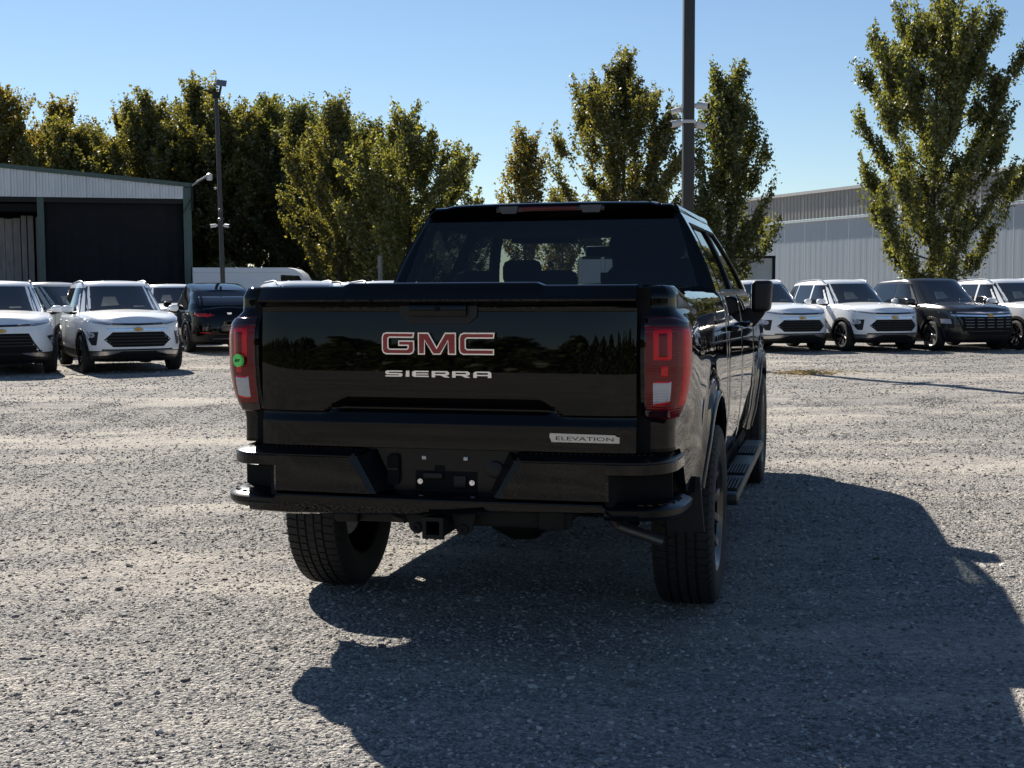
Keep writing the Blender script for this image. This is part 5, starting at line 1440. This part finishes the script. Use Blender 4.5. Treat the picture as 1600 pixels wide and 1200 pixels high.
# ------------------------------------------------------------------ POLES, TRAILERS, VAN
pole_m = speckle(mat("dark_bronze_steel", (0.030, 0.030, 0.032), 0.45, 0.3), (0.024, 0.024, 0.026), (0.040, 0.039, 0.038), 2)
def camera_part(parent, p, d, m=fixture_white, s=1.0):
    s *= 0.8
    """bullet camera pointing along d"""
    d = Vector(d).normalized(); p = Vector(p); o = Vector(p)+d*0.36*s
    b = MB().tube([p, p+d*0.06*s, p+d*0.08*s, o], [0.05*s, 0.055*s, 0.085*s, 0.085*s], 12).build("security_camera", m, parent)
    MB().tube([o-d*0.01, o+d*0.015*s], 0.07*s, 12).build("lens", matte, b)
    return b
lp = empty("light_pole", (3.39, 24.5, 0), 0.02); tag(lp, "thick dark square steel pole with white cameras rising behind the truck cab", "light pole")
MB().box(-0.105, 0.105, -0.105, 0.105, 0.02, 11.5, bev=0.014).build("mast", pole_m, lp)
MB().lathe([(0, 0.30), (0.5, 0.30), (0.52, 0.28), (0.52, 0)], 'Z', 24).build("footing", speckle(mat("concrete", (0.35,)*3, 0.9), (0.28,)*3, (0.40,)*3, 5), lp)
MB().box(-0.9, 0.9, -0.05, 0.05, 11.4, 11.5).build("crossarm", pole_m, lp, smooth=False)
camera_part(lp, (0.10, -0.06, 4.93), (1, -0.55, -0.12), s=1.0)
camera_part(lp, (-0.10, -0.02, 4.88), (-1, 0.4, -0.25), s=0.8)
camera_part(lp, (-0.10, -0.04, 4.62), (-1, -0.35, -0.20), s=0.95)
camera_part(lp, (0.10, 0.06, 4.62), (1, 0.5, -0.22), s=0.9)
MB().box(-0.13, 0.13, -0.13, 0.13, 4.60, 4.66, bev=0.01).build("camera_bracket", fixture_white, lp)
lp2 = empty("light_pole", (-9.92, 44.0, 0), 0.0); tag(lp2, "tall slender dark pole with a solar panel and cameras at the left", "light pole")
MB().tube([(-0.05, 0, 0), (-0.10, 0, 4.3), (-0.16, 0, 8.1)], [0.085, 0.08, 0.07], 10).build("mast", pole_m, lp2)
bp_ = MB().tube([(-0.16, 0, 8.05), (-0.16, 0, 8.25)], 0.14, 10).build("pole_cap", frame_black, lp2)
MB().tube([(-0.05, 0, 8.15), (0.0, 0, 8.40), (0.02, 0, 8.52)], 0.04, 6).build("panel_arm", frame_black, lp2)
sp = MB().box(-0.17, 0.17, -0.22, 0.22, -0.02, 0.02).build("solar_panel", mat("solar_panel_face", (0.02, 0.025, 0.04), 0.15), lp2, smooth=False)
sp.location = (0.03, 0, 8.56); sp.rotation_euler = (0.55, 0.1, 0.2)
MB().tube([(-0.16, 0, 8.2), (-0.50, -0.1, 8.30), (-0.56, -0.12, 8.28)], 0.03, 6).build("sensor_arm", frame_black, lp2)
camera_part(lp2, (-0.1, -0.12, 4.25), (0.3, -1, -0.1), s=0.7)
camera_part(lp2, (-0.2, -0.05, 3.72), (-1, -0.4, -0.12), s=0.85)
camera_part(lp2, (0.0, -0.05, 3.72), (1, -0.4, -0.12), s=0.85)
camera_part(lp2, (-0.10, -0.12, 3.95), (0.0, -1, -0.3), s=0.6)
camera_part(lp2, (-0.2, -0.05, 5.0), (-0.5, -1, -0.3), s=0.5)
up = MB().tube([(-6.15, 60.0, 0), (-6.2, 60.0, 3.1)], 0.11, 8).build("wooden_post", oldwood, None)
tag(up, "short grey wooden post in front of the bright bushy tree", "post")

van_white = mat("trailer_white", (0.62, 0.65, 0.69), 0.4, 0, 0.4)
L(van_white, mixrgb(van_white, noise(van_white, pos(van_white, (1, 1, 0.3)), 1.5, 4), (0.58, 0.61, 0.65), (0.68, 0.70, 0.73)), bsdf(van_white).inputs["Base Color"])
van = empty("white_van", (-12.0, 60.0, 0), 0.0); tag(van, "long pale van with rounded front and dark window, parked below the tree belt", "van")
out_ = [(-2.8, 0.45), (-2.8, 2.56), (1.6, 2.54), (1.95, 2.46), (2.25, 2.25), (2.55, 1.75), (2.75, 1.25), (2.9, 1.0), (2.92, 0.45)]
MB().prism(out_, -1.0, 1.0).build("body", van_white, van, angle=25)
MB().prism([(1.30, 1.55), (1.30, 2.20), (2.15, 2.16), (2.50, 1.55)], -1.012, -0.99).build("side_window", car_glass, van, smooth=False)
MB().box(-2.82, 1.7, -1.02, -0.99, 2.30, 2.34).build("roof_rail", wtin, van, smooth=False)
MB().box(-2.86, -2.79, -1.02, 1.0, 0.4, 2.58).build("rear_frame", frame_black, van, smooth=False)
MB().box(-2.75, 2.85, -0.99, 0.99, 0.25, 0.45).build("sill", plastic, van, smooth=False)
for x in (-1.9, 1.9):
    for y in (-0.85, 0.85):
        w_ = empty("wheel", (x, y, 0.338), -math.pi/2); w_.parent = van
        link_mesh("tyre", s_tyre, w_); link_mesh("rim", s_rim2, w_)
tr_ = empty("box_trailer", (7.85, 60.0, 0), 0.0); tag(tr_, "white box trailer with aluminium corner posts standing behind the truck cab", "trailer")
MB().box(-4.6, 4.6, 0, 2.5, 0.9, 2.92).build("box_body", van_white, tr_, smooth=False)
for x in (-4.6, -3.55, 4.52): MB().box(x-0.07, x+0.07, -0.05, 0.06, 0.85, 2.98).build("corner_post", steel if x < 0 else frame_black, tr_, smooth=False)
MB().box(-4.6, 4.6, -0.04, 0.05, 2.88, 3.0).build("top_rail", frame_black, tr_, smooth=False)
MB().box(-4.6, 4.6, -0.04, 0.05, 0.82, 0.92).build("bottom_rail", steel, tr_, smooth=False)
for x in (-3.4, 3.0):
    w_ = empty("wheel", (x, 0.2, 0.338), -math.pi/2); w_.parent = tr_
    link_mesh("tyre", s_tyre, w_); link_mesh("rim", s_rim2, w_)
MB().box(-4.5, 4.5, 0.8, 1.6, 0.6, 0.85).build("chassis", frame_black, tr_, smooth=False)

# tree line behind the photographer: seen only as the dark band mirrored in the black paint
foliage_mass("far_woodland", [(-210, -75, -62, -57, 9.5), (-75, 0, -60, -56, 8.0), (0, 75, -61, -56, 8.8), (75, 210, -62, -57, 9.5)], 150000, 0.95, leaf_green)
